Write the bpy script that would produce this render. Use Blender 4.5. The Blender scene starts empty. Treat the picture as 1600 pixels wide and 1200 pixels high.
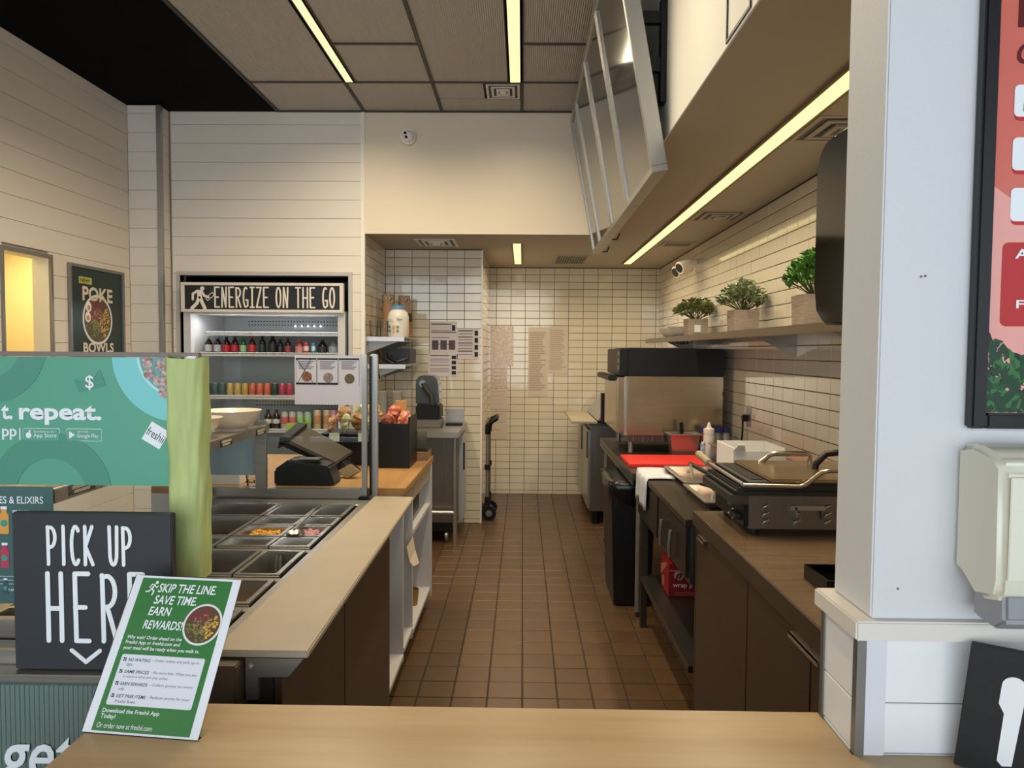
import bpy, bmesh, math, random
from mathutils import Vector, Matrix
random.seed(7)
S = bpy.context.scene
COL = S.collection
V = Vector
# ------------------------------------------------------------ camera
FPX, VPX, VPY, ROLL, CH = 1129.0, 816.6, 548.0, 0.008, 1.57
_y = V(((VPX-800)/FPX, (600-VPY)/FPX, -1)).normalized()
_z = V((math.sin(ROLL), math.cos(ROLL), 0)); _z = (_z-_y*_z.dot(_y)).normalized()
_x = _y.cross(_z)
CAMM = Matrix((_x, _y, _z))               # camera -> world
CAMP = V((0, 0, CH))
cd = bpy.data.cameras.new('camera'); cam = bpy.data.objects.new('camera', cd); COL.objects.link(cam)
cd.sensor_width = 36; cd.lens = 36*FPX/1600; cd.clip_start = 0.02
cam.matrix_world = Matrix.Translation(CAMP) @ CAMM.to_4x4()
S.camera = cam
def at(x, y, X=None, Y=None, Z=None):
    d = CAMM @ V(((x-800)/FPX, (600-y)/FPX, -1))
    t = X/d.x if X is not None else Y/d.y if Y is not None else (Z-CH)/d.z
    return CAMP + d*t
# ------------------------------------------------------------ world + light
W = bpy.data.worlds.new('world'); S.world = W; W.use_nodes = True
bg = W.node_tree.nodes['Background']; bg.inputs[0].default_value = (.80, .90, 1, 1); bg.inputs[1].default_value = 1.0
def area(name, loc, rot, sx, sy, power, col, spread=None):
    l = bpy.data.lights.new(name, 'AREA'); l.shape = 'RECTANGLE'; l.size = sx; l.size_y = sy
    l.energy = power; l.color = col
    if spread: l.spread = spread
    o = bpy.data.objects.new(name, l); COL.objects.link(o); o.location = loc; o.rotation_euler = rot
    return o
# daylight coming in through the shop front behind the camera
area('storefront_daylight', (-.4, -2.85, 1.75), (math.radians(90), 0, 0), 5.2, 2.7, 84, (.84, .93, 1))
S.view_settings.view_transform = 'Standard'; S.view_settings.look = 'None'
S.view_settings.gamma = 1; S.view_settings.use_curve_mapping = False
S.view_settings.exposure = 0.55
WARM = (1, .84, .58)
# ------------------------------------------------------------ helpers: colour, material
def lin(c):
    return tuple((x/12.92 if x <= .04045 else ((x+.055)/1.055)**2.4) for x in [k/255 for k in c])+(1,)
MATS = {}
def mat(name, c=(200,200,200), rough=.5, metal=0, noise=0, nscale=20, bump=0, bscale=60, emit=None, es=0, rnd=0, coat=0,
        stretch=None, spec=None, alpha=1, trans=0, c2=None):
    if name in MATS: return MATS[name]
    m = bpy.data.materials.new(name); m.use_nodes = True; nt = m.node_tree; b = nt.nodes['Principled BSDF']
    col = lin(c); b.inputs['Base Color'].default_value = col
    b.inputs['Roughness'].default_value = rough; b.inputs['Metallic'].default_value = metal
    if coat: b.inputs['Coat Weight'].default_value = coat; b.inputs['Coat Roughness'].default_value = .08
    if spec is not None: b.inputs['Specular IOR Level'].default_value = spec
    if trans: b.inputs['Transmission Weight'].default_value = trans
    if emit: b.inputs['Emission Color'].default_value = emit+(1,) if len(emit) == 3 else emit; b.inputs['Emission Strength'].default_value = es
    N = nt.nodes.new; L = nt.links.new
    def vec():
        tc = N('ShaderNodeTexCoord')
        if not stretch: return tc.outputs['Object']
        mp = N('ShaderNodeMapping'); mp.inputs['Scale'].default_value = stretch; L(tc.outputs['Object'], mp.inputs[0]); return mp.outputs[0]
    src = None
    if noise:
        t = N('ShaderNodeTexNoise'); t.inputs['Scale'].default_value = nscale; t.inputs['Detail'].default_value = 4; L(vec(), t.inputs['Vector'])
        r = N('ShaderNodeMix'); r.data_type = 'RGBA'
        k2 = lin(c2) if c2 else tuple(min(1, x*(1+noise)) for x in col[:3])+(1,)
        k1 = col if c2 else tuple(x*(1-noise) for x in col[:3])+(1,)
        r.inputs[6].default_value = k1; r.inputs[7].default_value = k2
        cr = N('ShaderNodeMapRange'); cr.inputs[1].default_value = .3; cr.inputs[2].default_value = .7
        L(t.outputs[0], cr.inputs[0]); L(cr.outputs[0], r.inputs[0]); src = r.outputs[2]
    if rnd:
        oi = N('ShaderNodeObjectInfo'); mr = N('ShaderNodeMapRange'); mr.inputs[3].default_value = 1-rnd; mr.inputs[4].default_value = 1+rnd
        L(oi.outputs['Random'], mr.inputs[0])
        mx = N('ShaderNodeMix'); mx.data_type = 'RGBA'; mx.blend_type = 'MULTIPLY'; mx.inputs[0].default_value = 1
        if src: L(src, mx.inputs[6])
        else: mx.inputs[6].default_value = col
        L(mr.outputs[0], mx.inputs[7]); src = mx.outputs[2]
    if src: L(src, b.inputs['Base Color'])
    if bump:
        t = N('ShaderNodeTexNoise'); t.inputs['Scale'].default_value = bscale; t.inputs['Detail'].default_value = 3; L(vec(), t.inputs['Vector'])
        bp = N('ShaderNodeBump'); bp.inputs['Strength'].default_value = bump; bp.inputs['Distance'].default_value = .01
        L(t.outputs[0], bp.inputs['Height']); L(bp.outputs[0], b.inputs['Normal'])
    MATS[name] = m; return m
def glass_mat(name, tint=(.93,.96,.95), refl=.35, rough=.02):
    if name in MATS: return MATS[name]
    m = bpy.data.materials.new(name); m.use_nodes = True; nt = m.node_tree; nt.nodes.clear()
    o = nt.nodes.new('ShaderNodeOutputMaterial'); mx = nt.nodes.new('ShaderNodeMixShader')
    t = nt.nodes.new('ShaderNodeBsdfTransparent'); t.inputs[0].default_value = tint+(1,)
    g = nt.nodes.new('ShaderNodeBsdfGlossy'); g.inputs['Roughness'].default_value = rough; g.inputs[0].default_value = (1,1,1,1)
    lw = nt.nodes.new('ShaderNodeLayerWeight'); lw.inputs[0].default_value = refl
    nt.links.new(lw.outputs['Fresnel'], mx.inputs[0]); nt.links.new(t.outputs[0], mx.inputs[1]); nt.links.new(g.outputs[0], mx.inputs[2])
    nt.links.new(mx.outputs[0], o.inputs[0]); MATS[name] = m; return m
def wood_mat(name, c1, c2, rough=.35, stretch=(2, 30, 30)):
    if name in MATS: return MATS[name]
    return mat(name, c1, rough, noise=.3, nscale=1.6, stretch=stretch, c2=c2, bump=.03, bscale=3)
# palette
WHITE = mat('white_paint', (226,224,216), .5, bump=.03, bscale=180)
BOARD = mat('painted_shiplap', (228,219,207), .5, bump=.04, bscale=90, rnd=.015)
BOARDW = mat('white_shiplap', (232,234,236), .45, bump=.03, bscale=90)
GAPM = mat('shiplap_gap', (168,156,140), .8)
PILW = mat('pillar_paint', (214,215,217), .5, bump=.06, bscale=120)
SOFF = mat('soffit_paint', (176,164,146), .6, bump=.02, bscale=120)
TILE = mat('glazed_wall_tile', (222,212,192), .07, rnd=.035, bump=.025, bscale=14, coat=.25)
GROUT = mat('dark_grout', (92,74,55), .9)
FTILE = mat('quarry_floor_tile', (84,61,40), .36, rnd=.10, noise=.10, nscale=9, bump=.08, bscale=40)
FGROUT = mat('floor_grout', (44,33,25), .85, noise=.25, nscale=8)
BLACKC = mat('black_ceiling_paint', (6,6,6), .95, spec=.1)
STEEL = mat('brushed_steel', (172,167,160), .32, .82, noise=.07, nscale=6, stretch=(1,14,14), bump=.02, bscale=30)
STEELD = mat('dark_steel', (96,92,88), .36, .9, noise=.10, nscale=6, stretch=(14,1,14))
STEELF = mat('satin_steel_face', (128,122,116), .34, .85, noise=.08, nscale=4, stretch=(10,10,1))
ALU = mat('anodised_aluminium', (176,174,170), .34, .85)
GALV = mat('grey_metal_trim', (140,138,134), .42, .75)
BLK = mat('black_plastic', (10,10,11), .42, spec=.35)
BLKG = mat('glossy_black_plastic', (6,6,7), .08, spec=.35)
BLKI = mat('black_iron', (24,22,20), .5, noise=.2, nscale=40)
DKG = mat('charcoal_plastic', (44,43,42), .4)
WOODC = wood_mat('pale_maple_counter', (182,155,118), (166,136,97), .32, (1.2, 14, 14))
WOODM = wood_mat('honey_wood_top', (170,132,84), (150,110,64), .4, (10, 1.2, 10))
BRN = mat('brown_laminate_door', (62,48,37), .4, noise=.06, nscale=2, stretch=(6,6,1))
BRNT = mat('brown_laminate_top', (106,86,66), .24, noise=.14, nscale=5, stretch=(1,8,8))
CUTB = mat('cream_cutting_board', (162,148,129), .42, noise=.05, nscale=7)
WLAM = mat('white_laminate', (196,194,196), .5)
PAPER = mat('white_paper', (222,216,222), .7)
PAPERW = mat('warm_white_paper', (212,196,178), .6)
INK = mat('black_ink', (26,26,28), .7)
GINK = mat('grey_ink', (110,108,112), .7)
WINK = mat('white_print', (240,243,246), .5)
CERAM = mat('white_ceramic', (224,212,196), .25, coat=.3)
CLEAR = glass_mat('clear_plastic', (.95,.96,.96), .18, .05)
FROST = mat('cloudy_plastic', (168,166,158), .25, coat=.4)
GLASS = glass_mat('clear_glass', (.955,.975,.97), .22, .01)
# ------------------------------------------------------------ helpers: meshes
OFF = {}
class MB:
    def __init__(s): s.v = []; s.f = []
    def add(s, vs, fs):
        n = len(s.v); s.v += [V(p) for p in vs]; s.f += [[i+n for i in f] for f in fs]; return s
    def box(s, x0, x1, y0, y1, z0, z1):
        return s.add([(x,y,z) for x in (x0,x1) for y in (y0,y1) for z in (z0,z1)],
                     [(0,1,3,2),(4,6,7,5),(0,4,5,1),(2,3,7,6),(0,2,6,4),(1,5,7,3)])
    def hexa(s, p):     # 8 points: bottom 4 ccw, top 4 ccw
        return s.add(p, [(3,2,1,0),(4,5,6,7),(0,1,5,4),(1,2,6,5),(2,3,7,6),(3,0,4,7)])
    def prism(s, pts, d):
        n = len(pts); d = V(d); p = [V(q) for q in pts]
        return s.add(p+[q+d for q in p], [list(range(n))[::-1], list(range(n,2*n))]+[[i,(i+1)%n,n+(i+1)%n,n+i] for i in range(n)])
    def cyl(s, p0, p1, r0, r1=None, n=14, caps=True):
        p0 = V(p0); p1 = V(p1); r1 = r0 if r1 is None else r1
        d = (p1-p0).normalized(); a = d.orthogonal().normalized(); b = d.cross(a)
        c = [(math.cos(2*math.pi*i/n), math.sin(2*math.pi*i/n)) for i in range(n)]
        vs = [p0+(a*x+b*y)*r0 for x,y in c]+[p1+(a*x+b*y)*r1 for x,y in c]
        fs = [[i,(i+1)%n,n+(i+1)%n,n+i] for i in range(n)]
        if caps: fs += [list(range(n))[::-1], list(range(n,2*n))]
        return s.add(vs, fs)
    def tube(s, pts, r, n=8):
        pts = [V(p) for p in pts]; vs = []; fs = []
        d0 = (pts[1]-pts[0]).normalized(); a = d0.orthogonal().normalized()
        for i,p in enumerate(pts):
            d = (pts[min(i+1,len(pts)-1)]-pts[max(i-1,0)]).normalized()
            a = (a-d*a.dot(d)).normalized(); b = d.cross(a)
            rr = r[i] if isinstance(r,(list,tuple)) else r
            vs += [p+(a*math.cos(2*math.pi*k/n)+b*math.sin(2*math.pi*k/n))*rr for k in range(n)]
        for i in range(len(pts)-1):
            fs += [[i*n+k, i*n+(k+1)%n, (i+1)*n+(k+1)%n, (i+1)*n+k] for k in range(n)]
        fs += [list(range(n))[::-1], [len(vs)-n+k for k in range(n)]]
        return s.add(vs, fs)
    def lathe(s, c, prof, n=24, sx=1, sy=1):
        c = V(c); vs = []; fs = []
        for r,z in prof: vs += [c+V((r*sx*math.cos(2*math.pi*k/n), r*sy*math.sin(2*math.pi*k/n), z)) for k in range(n)]
        for i in range(len(prof)-1): fs += [[i*n+k, i*n+(k+1)%n, (i+1)*n+(k+1)%n, (i+1)*n+k] for k in range(n)]
        if prof[0][0] > 1e-4: fs.append(list(range(n))[::-1])
        if prof[-1][0] > 1e-4: fs.append([len(vs)-n+k for k in range(n)])
        return s.add(vs, fs)
    def ball(s, c, r, sz=1, n=10, m=6):
        return s.lathe(c, [(r*math.sin(math.pi*i/m)+1e-5, -r*sz*math.cos(math.pi*i/m)) for i in range(m+1)], n)
    def mesh(s, name, off, bevel=0, smooth=0, seg=2):
        me = bpy.data.meshes.new(name); me.from_pydata([v-off for v in s.v], [], s.f)
        if bevel:
            bm = bmesh.new(); bm.from_mesh(me)
            bmesh.ops.bevel(bm, geom=bm.edges[:], offset=bevel, segments=seg, affect='EDGES', clamp_overlap=True)
            bm.to_mesh(me); bm.free()
        bm = bmesh.new(); bm.from_mesh(me); bmesh.ops.recalc_face_normals(bm, faces=bm.faces[:]); bm.to_mesh(me); bm.free()
        if smooth:
            for p in me.polygons: p.use_smooth = True
            me.set_sharp_from_angle(angle=math.radians(smooth))
        return me
    def build(s, name, m, parent=None, bevel=0, smooth=0, label=None, cat=None, group=None, kind=None, seg=2):
        if parent is not None: off = OFF[parent.name]
        else:
            xs = [v.x for v in s.v]; ys = [v.y for v in s.v]; zs = [v.z for v in s.v]
            off = V(((min(xs)+max(xs))/2, (min(ys)+max(ys))/2, min(zs)))
        o = bpy.data.objects.new(name, s.mesh(name, off, bevel, smooth, seg)); COL.objects.link(o)
        o.data.materials.append(m)
        if parent is not None: o.parent = parent
        else: o.location = off
        OFF[o.name] = off
        tag(o, label, cat, group, kind); return o
def tag(o, label=None, cat=None, group=None, kind=None):
    if label: o['label'] = label
    if cat: o['category'] = cat
    if group: o['group'] = group
    if kind: o['kind'] = kind
    return o
def thing(name, label, cat, loc, group=None, kind=None):
    o = bpy.data.objects.new(name, None); COL.objects.link(o); o.location = loc; o.empty_display_size = .05
    OFF[o.name] = V(loc); return tag(o, label, cat, group, kind)
def B(*a): return MB().box(*a)
class Fr:       # a flat sheet in space: origin, right, up (metres)
    def __init__(s, o, r, u, toward=None):
        s.o = V(o); s.r = V(r).normalized(); s.u = V(u).normalized(); s.n = s.r.cross(s.u)
    def p(s, u, v, n=0): return s.o+s.r*u+s.u*v+s.n*n
    def poly(s, mb, pts, n=.001, th=.0008): return mb.prism([s.p(u,v,n) for u,v in pts], s.n*th)
    def rect(s, mb, u0, u1, v0, v1, n=.001, r=0, th=.0008):
        if not r: return s.poly(mb, [(u0,v0),(u1,v0),(u1,v1),(u0,v1)], n, th)
        pts = []
        for cx,cy,a0 in ((u1-r,v1-r,0),(u0+r,v1-r,90),(u0+r,v0+r,180),(u1-r,v0+r,270)):
            pts += [(cx+r*math.cos(math.radians(a0+k*22.5)), cy+r*math.sin(math.radians(a0+k*22.5))) for k in range(5)]
        return s.poly(mb, pts, n, th)
    def disc(s, mb, u, v, a, b=None, n=.001, th=.0008, k=32):
        b = a if b is None else b
        return s.poly(mb, [(u+a*math.cos(2*math.pi*i/k), v+b*math.sin(2*math.pi*i/k)) for i in range(k)], n, th)
    def ring(s, mb, u, v, ri, ro, n=.001, a0=0, a1=360, k=40, clip=None):
        for i in range(k):
            t0 = math.radians(a0+(a1-a0)*i/k); t1 = math.radians(a0+(a1-a0)*(i+1)/k)
            q = [(u+ri*math.cos(t0),v+ri*math.sin(t0)),(u+ro*math.cos(t0),v+ro*math.sin(t0)),(u+ro*math.cos(t1),v+ro*math.sin(t1)),(u+ri*math.cos(t1),v+ri*math.sin(t1))]
            if clip:
                q = [(min(max(x,clip[0]),clip[1]), min(max(y,clip[2]),clip[3])) for x,y in q]
                if abs((q[0][0]-q[2][0])*(q[1][1]-q[3][1])-(q[0][1]-q[2][1])*(q[1][0]-q[3][0])) < 1e-9: continue
            s.poly(mb, q, n)
        return mb
    def stroke(s, mb, pts, w, n=.001, th=.0008):
        for i,((a,b),(c,d)) in enumerate(zip(pts, pts[1:])):
            s.jit = (getattr(s,'jit',0)+1) % 60; th += 0; 
            e = V((c-a, d-b)); 
            if e.length < 1e-6: continue
            e.normalize(); q = V((-e.y, e.x))*w/2
            s.poly(mb, [(a-q.x,b-q.y),(c-q.x,d-q.y),(c+q.x,d+q.y),(a+q.x,b+q.y)], n, th+s.jit*1.2e-5)
        for i,(a,b) in enumerate(pts): s.disc(mb, a, b, w/2, n=n, th=th+8e-4+(i%40)*1e-5, k=12)
        return mb
    def text(s, txt, u, v, w, h, m, parent, n=.0016, bold=0, shear=0, name='lettering', label=None):
        cu = bpy.data.curves.new('txt','FONT'); cu.body = txt; cu.size = 1; cu.offset = bold; cu.shear = shear; cu.resolution_u = 3
        cu.align_x = 'LEFT'
        ob = bpy.data.objects.new('txt', cu); COL.objects.link(ob)
        dg = bpy.context.evaluated_depsgraph_get(); me = bpy.data.meshes.new_from_object(ob.evaluated_get(dg))
        bpy.data.objects.remove(ob); bpy.data.curves.remove(cu)
        xs = [q.co.x for q in me.vertices]; ys = [q.co.y for q in me.vertices]
        x0, x1, y0, y1 = min(xs), max(xs), min(ys), max(ys)
        sy = h/(y1-y0) if h else w/(x1-x0); sx = w/(x1-x0) if w else sy
        off = OFF[parent.name]
        for q in me.vertices: q.co = s.p(u+(q.co.x-x0)*sx, v+(q.co.y-y0)*sy, n)-off
        me.name = name; me.materials.append(m)
        o = bpy.data.objects.new(name, me); COL.objects.link(o); o.parent = parent; OFF[o.name] = off
        if label: o['label'] = label
        return o
def arc(cx, cy, rx, ry, a0, a1, k=12):
    return [(cx+rx*math.cos(math.radians(a0+(a1-a0)*i/k)), cy+ry*math.sin(math.radians(a0+(a1-a0)*i/k))) for i in range(k+1)]
GL = {'E':[[(1,1),(0,1),(.04,0),(1,0)],[(0,.5),(.75,.5)]], 'N':[[(0,0),(.08,1),(.85,0),(1,1)]],
 'R':[[(.05,0),(0,.98)],[(0,.96)]+arc(.35,.74,.6,.23,80,-90,8)+[(.05,.5)],[(.35,.5),(.7,.25),(1,0)]],
 'G':[arc(.55,.5,.5,.5,60,270,14)+[(1,.08),(1,.36),(.6,.36)]], 'I':[[(.5,0),(.5,1)]], 'i':[[(.5,0),(.5,1)],[(0,1),(1,1)],[(0,0),(1,0)]],
 'Z':[[(0,1),(1,1),(0,0),(1,0)]], 'O':[arc(.5,.5,.5,.5,0,360,22)], 'T':[[(0,1),(1,1)],[(.5,1),(.5,0)]],
 'H':[[(0,0),(0,1)],[(1,0),(1,1)],[(0,.48),(1,.48)]], 'P':[[(.05,0),(0,.98)],[(0,.97)]+arc(.35,.71,.62,.26,80,-90,8)+[(.05,.42)]],
 'C':[arc(.55,.5,.55,.5,50,310,16)], 'K':[[(0,0),(0,1)],[(.95,1),(.05,.48),(1,0)]], 'U':[[(0,1),(.05,.3)]+arc(.5,.3,.45,.3,180,360,8)+[(1,1)]]}
def strokes(fr, parent, m, txt, u, v, w, h, gap, wd, n=.001):
    wts = [(.55 if c == 'I' else .62 if c == ' ' else .8 if c == 'i' else 1) for c in txt]
    cw = (w-gap*(len(txt)-1))/sum(wts); x = u
    for c,wt in zip(txt, wts):
        if c in GL:
            mb = MB()
            for st in GL[c]: fr.stroke(mb, [(x+a*cw*wt, v+b*h) for a,b in st], wd, n)
            mb.build('letter', m, parent)
        x += cw*wt+gap
def inst(name, me, loc, parent, rot=None, scale=None):
    o = bpy.data.objects.new(name, me); COL.objects.link(o); o.parent = parent; o.location = V(loc)-OFF[parent.name]
    if rot: o.rotation_euler = rot
    if scale: o.scale = scale
    return o
def lerp(a, b, t): return a+(b-a)*t
# ============================================================ SETTING
XL, XR, YB, YF, YC, ZC, ZK = -3.0, 1.48, 7.88, 5.64, 6.50, 3.40, 2.47
XN, XCR, XS = -1.235, -.365, .595           # tiled recess left side, tiled column right side, soffit face
ST = 'structure'
def tiles(parent, origin, right, up, width, height, pw, ph, gap, m, score, limit=300, th=.003, min_u=0, phase=0, vphase=0, rest_name='tile_field'):
    """rows of tiles on a plane; the `limit` highest scores become single objects, the others one joined part"""
    r = V(right); u = V(up); n = r.cross(u); o = V(origin); cells = []
    us = []; a = -phase
    while a < width-1e-4:
        us.append((max(a,0), min(a+pw, width))); a += pw
    vs = []; a = -vphase
    while a < height-1e-4:
        vs.append((max(a,0), min(a+ph, height))); a += ph
    for u0,u1 in us:
        for v0,v1 in vs:
            if u1-u0 < .012 or v1-v0 < .012: continue
            c = o+r*(u0+u1)/2+u*(v0+v1)/2; cells.append((score(c), c, u1-u0-gap, v1-v0-gap))
    cells.sort(key=lambda k: -k[0]); cache = {}; rest = MB()
    rot = Matrix((r, u, n)).transposed().to_3x3()
    for i,(sc,c,w,h) in enumerate(cells):
        if sc > 0 and i < limit:
            key = (round(w,3), round(h,3))
            if key not in cache:
                b = min(.0022, th*.6)
                mb = MB().add([(-w/2,-h/2,0),(w/2,-h/2,0),(w/2,h/2,0),(-w/2,h/2,0),(-w/2,-h/2,th-b),(w/2,-h/2,th-b),(w/2,h/2,th-b),(-w/2,h/2,th-b),
                    (-w/2+b,-h/2+b,th),(w/2-b,-h/2+b,th),(w/2-b,h/2-b,th),(-w/2+b,h/2-b,th)],
                    [(0,1,5,4),(1,2,6,5),(2,3,7,6),(3,0,4,7),(4,5,9,8),(5,6,10,9),(6,7,11,10),(7,4,8,11),(8,9,10,11)])
                me = mb.mesh('tile', V((0,0,0))); me.materials.append(m); cache[key] = me
            q = rot.to_quaternion() @ Matrix.Rotation(0,3,'X').to_quaternion()
            t = inst('tile', cache[key], c+n*random.uniform(-.0006,.0006), parent)
            t.rotation_mode = 'QUATERNION'
            w1 = Matrix.Rotation(random.gauss(0,.0022),3,'X') @ Matrix.Rotation(random.gauss(0,.0022),3,'Y')
            t.rotation_quaternion = (rot @ w1).to_quaternion()
        else:
            e = [c+r*a*w/2+u*b*h/2 for a,b in ((-1,-1),(1,-1),(1,1),(-1,1))]
            rest.hexa(e+[k+n*th for k in e])
    if rest.v: rest.build(rest_name, m, parent, kind='stuff')
# floor
fl = B(-4.2, 3.4, -3, 8.1, -.12, -.003).build('floor', FGROUT, kind=ST, label='brown quarry tile floor running down the kitchen aisle', cat='floor')
def fscore(c):
    if not (-.62 < c.x < .92 and 2.9 < c.y < 7.9): return 0
    if c.x > .75 and c.y > 4.3: return 0
    return 1/c.y
tiles(fl, (-1.42, 1.45, -.003), (1,0,0), (0,1,0), 2.9, 6.43, .159, .159, .006, FTILE, fscore)
# back wall
wb = B(-1.4, XR+.1, YB+.0, YB+.12, 0, ZK+.02).build('wall_back', GROUT, kind=ST, label='far kitchen wall of cream glazed brick tile', cat='wall')
tiles(wb, (XCR-.08, YB, .0), (1,0,0), (0,0,1), XR-XCR+.08, ZK, .157, .0785, .0042, TILE, lambda c: 0 if (c.x > .62 and c.z < 1.0) or c.x < -.42 or (c.x > .75 and c.z < 1.45) else 1+c.z*.01, vphase=.04)
# right wall
wr = B(XR+.0, XR+.12, 1.40, YB+.12, 0, ZK+.02).build('wall_right', GROUT, kind=ST, label='right kitchen wall of cream glazed tile behind the shelf', cat='wall')
tiles(wr, (XR, YB, .0), (0,-1,0), (0,0,1), YB-1.42, ZK, .157, .0785, .0042, TILE, lambda c: 0 if c.y < 2.25 or c.z < .98 or c.y > 5.35 or (c.y>5 and c.z<1.65) else 1/c.y, vphase=.04)
# tiled column on the left of the aisle and the side of its recess
wc = B(-1.4, XCR-.003, YC+.003, YB, 0, ZK+.01).build('wall_column', GROUT, kind=ST, label='tiled column beside the aisle with papers taped on it', cat='wall')
tiles(wc, (XN, YC+.003, 0), (1,0,0), (0,0,1), XCR-XN, ZK, .157, .0785, .0042, TILE, lambda c: 0 if c.z < .5 and c.x < -.55 else 1, vphase=.04, phase=.075)
tiles(wc, (XCR-.003, YC+.003, 0), (0,1,0), (0,0,1), YB-YC, ZK, .157, .0785, .0042, TILE, lambda c: 0, vphase=.04)
B(XCR-.012, XCR+.004, YC-.004, YC+.006, 0, ZK).build('corner_strip', mat('white_trim',(235,230,222),.4), wc)
wn = B(XN-.12, XN-.003, YF+.11, YC+.01, 0, ZK+.01).build('wall_recess', GROUT, kind=ST, label='narrow tiled side wall behind the two wall shelves', cat='wall')
tiles(wn, (XN-.003, YF+.002, 0), (0,1,0), (0,0,1), YC-YF, ZK, .157, .0785, .0042, TILE, lambda c: 0, vphase=.04)
# left wall with shiplap boards and a lit niche
NY0, NY1, NZ0, NZ1 = 4.145, 4.56, 1.0, 2.13
wl = MB().box(XL-.10, XL-.012, -3, NY0, 0, ZC).box(XL-.10, XL-.012, NY1, 5.8, 0, ZC).box(XL-.10, XL-.012, NY0, NY1, 0, NZ0).box(XL-.10, XL-.012, NY0, NY1, NZ1, ZC)
wl = wl.build('wall_left', GAPM, kind=ST, label='long left wall of cream horizontal shiplap boards', cat='wall')
PB = .1435
def boards(parent, fn, z0, z1, m, off=0):
    z = z0-off
    while z < z1-.01:
        a, b = max(z, z0)+.001, min(z+PB, z1)-.001
        if b-a > .01: fn(a, b)
        z += PB
def bl(a, b):
    segs = [(-3, 5.5)]
    if b > NZ0 and a < NZ1: segs = [(-3, NY0), (NY1, 5.5)]
    for y0,y1 in segs: B(XL-.014, XL, y0, y1, a, b).build('shiplap_board', BOARD, wl, bevel=.002, seg=1)
boards(wl, bl, .05, ZC, BOARD, .03)
nich = MB().box(XL-.92, XL-.90, NY0-.3, 5.42, .9, NZ1+.2).box(XL-.90, XL-.102, 5.40, 5.42, .9, NZ1+.2).box(XL-.90, XL-.102, NY0-.3, NY0-.28, .9, NZ1+.2).box(XL-.92,XL-.102,NY0-.3,5.42,NZ1+.2,NZ1+.22).box(XL-.92,XL-.102,NY0-.3,5.42,.88,.9)
nich.build('niche_lining', BOARD, wl)
B(XL-.90, XL-.62, NY0-.28, 5.0, 1.60, 1.68).build('niche_ledge', WHITE, wl)
fr = MB()
for a in ((NY0-.02,NY0,NZ0,NZ1),(NY1,NY1+.02,NZ0,NZ1),(NY0-.02,NY1+.02,NZ1,NZ1+.025)): fr.box(XL-.004, XL+.012, *a)
B(XL-.11,XL-.004,NY1-.001,NY1+.004,NZ0,NZ1).build('niche_jamb', WHITE, wl); B(XL-.11,XL-.004,NY0-.004,NY0+.001,NZ0,NZ1).build('niche_jamb', WHITE, wl); B(XL-.11,XL-.004,NY0,NY1,NZ1-.001,NZ1+.004).build('niche_head', WHITE, wl)
fr.build('trim_1', GALV, kind=ST, label='grey metal frame around the yellow lit niche', cat='trim')
area('niche_lamp', (XL-.5, 4.75, NZ1+.18), (0,0,0), .5, .9, 9.0, (1,.76,.25))
# cooler wall (boards) with the cooler opening and the corner column
OX0, OX1, OZ = -2.68, -1.36, 2.14
wf = MB().box(XL-.1, OX0, YF+.012, YF+.1, 0, ZC).box(OX1, XN-.02, YF+.012, YF+.1, 0, ZC).box(OX0, OX1, YF+.012, YF+.1, OZ, ZC)
wf = wf.build('wall_cooler', GAPM, kind=ST, label='cream shiplap wall around the drinks cooler', cat='wall')
def bf(a, b):
    segs = [(-2.74, XN-.02)]
    if b <= OZ+.001: segs = [(-2.74, OX0), (OX1, XN-.02)]
    elif a < OZ: segs = [(-2.74, OX0), (OX1, XN-.02)]; B(OX0, OX1, YF, YF+.014, OZ+.002, b).build('shiplap_board', BOARD, wf, bevel=.002, seg=1)
    for x0,x1 in segs: B(x0, x1, YF, YF+.014, a, b).build('shiplap_board', BOARD, wf, bevel=.002, seg=1)
boards(wf, bf, .05, ZC, BOARD, .05)
t = MB().box(OX0-.03, OX0, YF-.012, YF+.06, 0, OZ+.03).box(OX1, OX1+.03, YF-.012, YF+.06, 0, OZ+.03).box(OX0, OX1, YF-.012, YF+.06, OZ, OZ+.03)
B(OX0-.05, OX1+.05, 6.40, 6.45, 0, OZ+.1).build('wall_cooler_back', BLACKC, kind=ST, label='dark wall behind the drinks cooler', cat='wall'); MB().box(OX0-.05,OX0-.01,YF+.1,6.4,0,OZ+.1).box(OX1+.01,OX1+.05,YF+.1,6.4,0,OZ+.1).box(OX0-.05,OX1+.05,YF+.1,6.4,OZ+.06,OZ+.1).build('wall_cooler_sides', BLACKC, kind=ST, label='dark recess lining around the drinks cooler', cat='wall')
t.build('trim_2', mat('pale_grey_trim',(190,184,178),.4,.3), kind=ST, label='pale metal trim framing the cooler opening', cat='trim', bevel=.002)
B(XN-.025, XN+.004, YF-.012, YF+.03, 0, ZC).build('trim_3', mat('white_trim'), kind=ST, label='white vertical corner trim beside the cooler wall', cat='trim', bevel=.002)
wk = B(XL, -2.765, 5.512, 5.66, 0, ZC).build('wall_corner', GAPM, kind=ST, label='boarded corner column between left wall and cooler wall', cat='wall')
boards(wk, lambda a,b: (B(XL, -2.775, 5.5, 5.514, a, b).build('shiplap_board', BOARD, wk, bevel=.002, seg=1), B(-2.767, -2.753, 5.525, 5.64, a, b).build('shiplap_board', BOARD, wk, bevel=.002, seg=1)), .05, ZC, BOARD, .01)
B(-2.78, -2.745, 5.492, 5.53, 0, ZC).build('trim_4', ALU, kind=ST, label='aluminium corner trim on the boarded column', cat='trim', bevel=.002)
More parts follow.
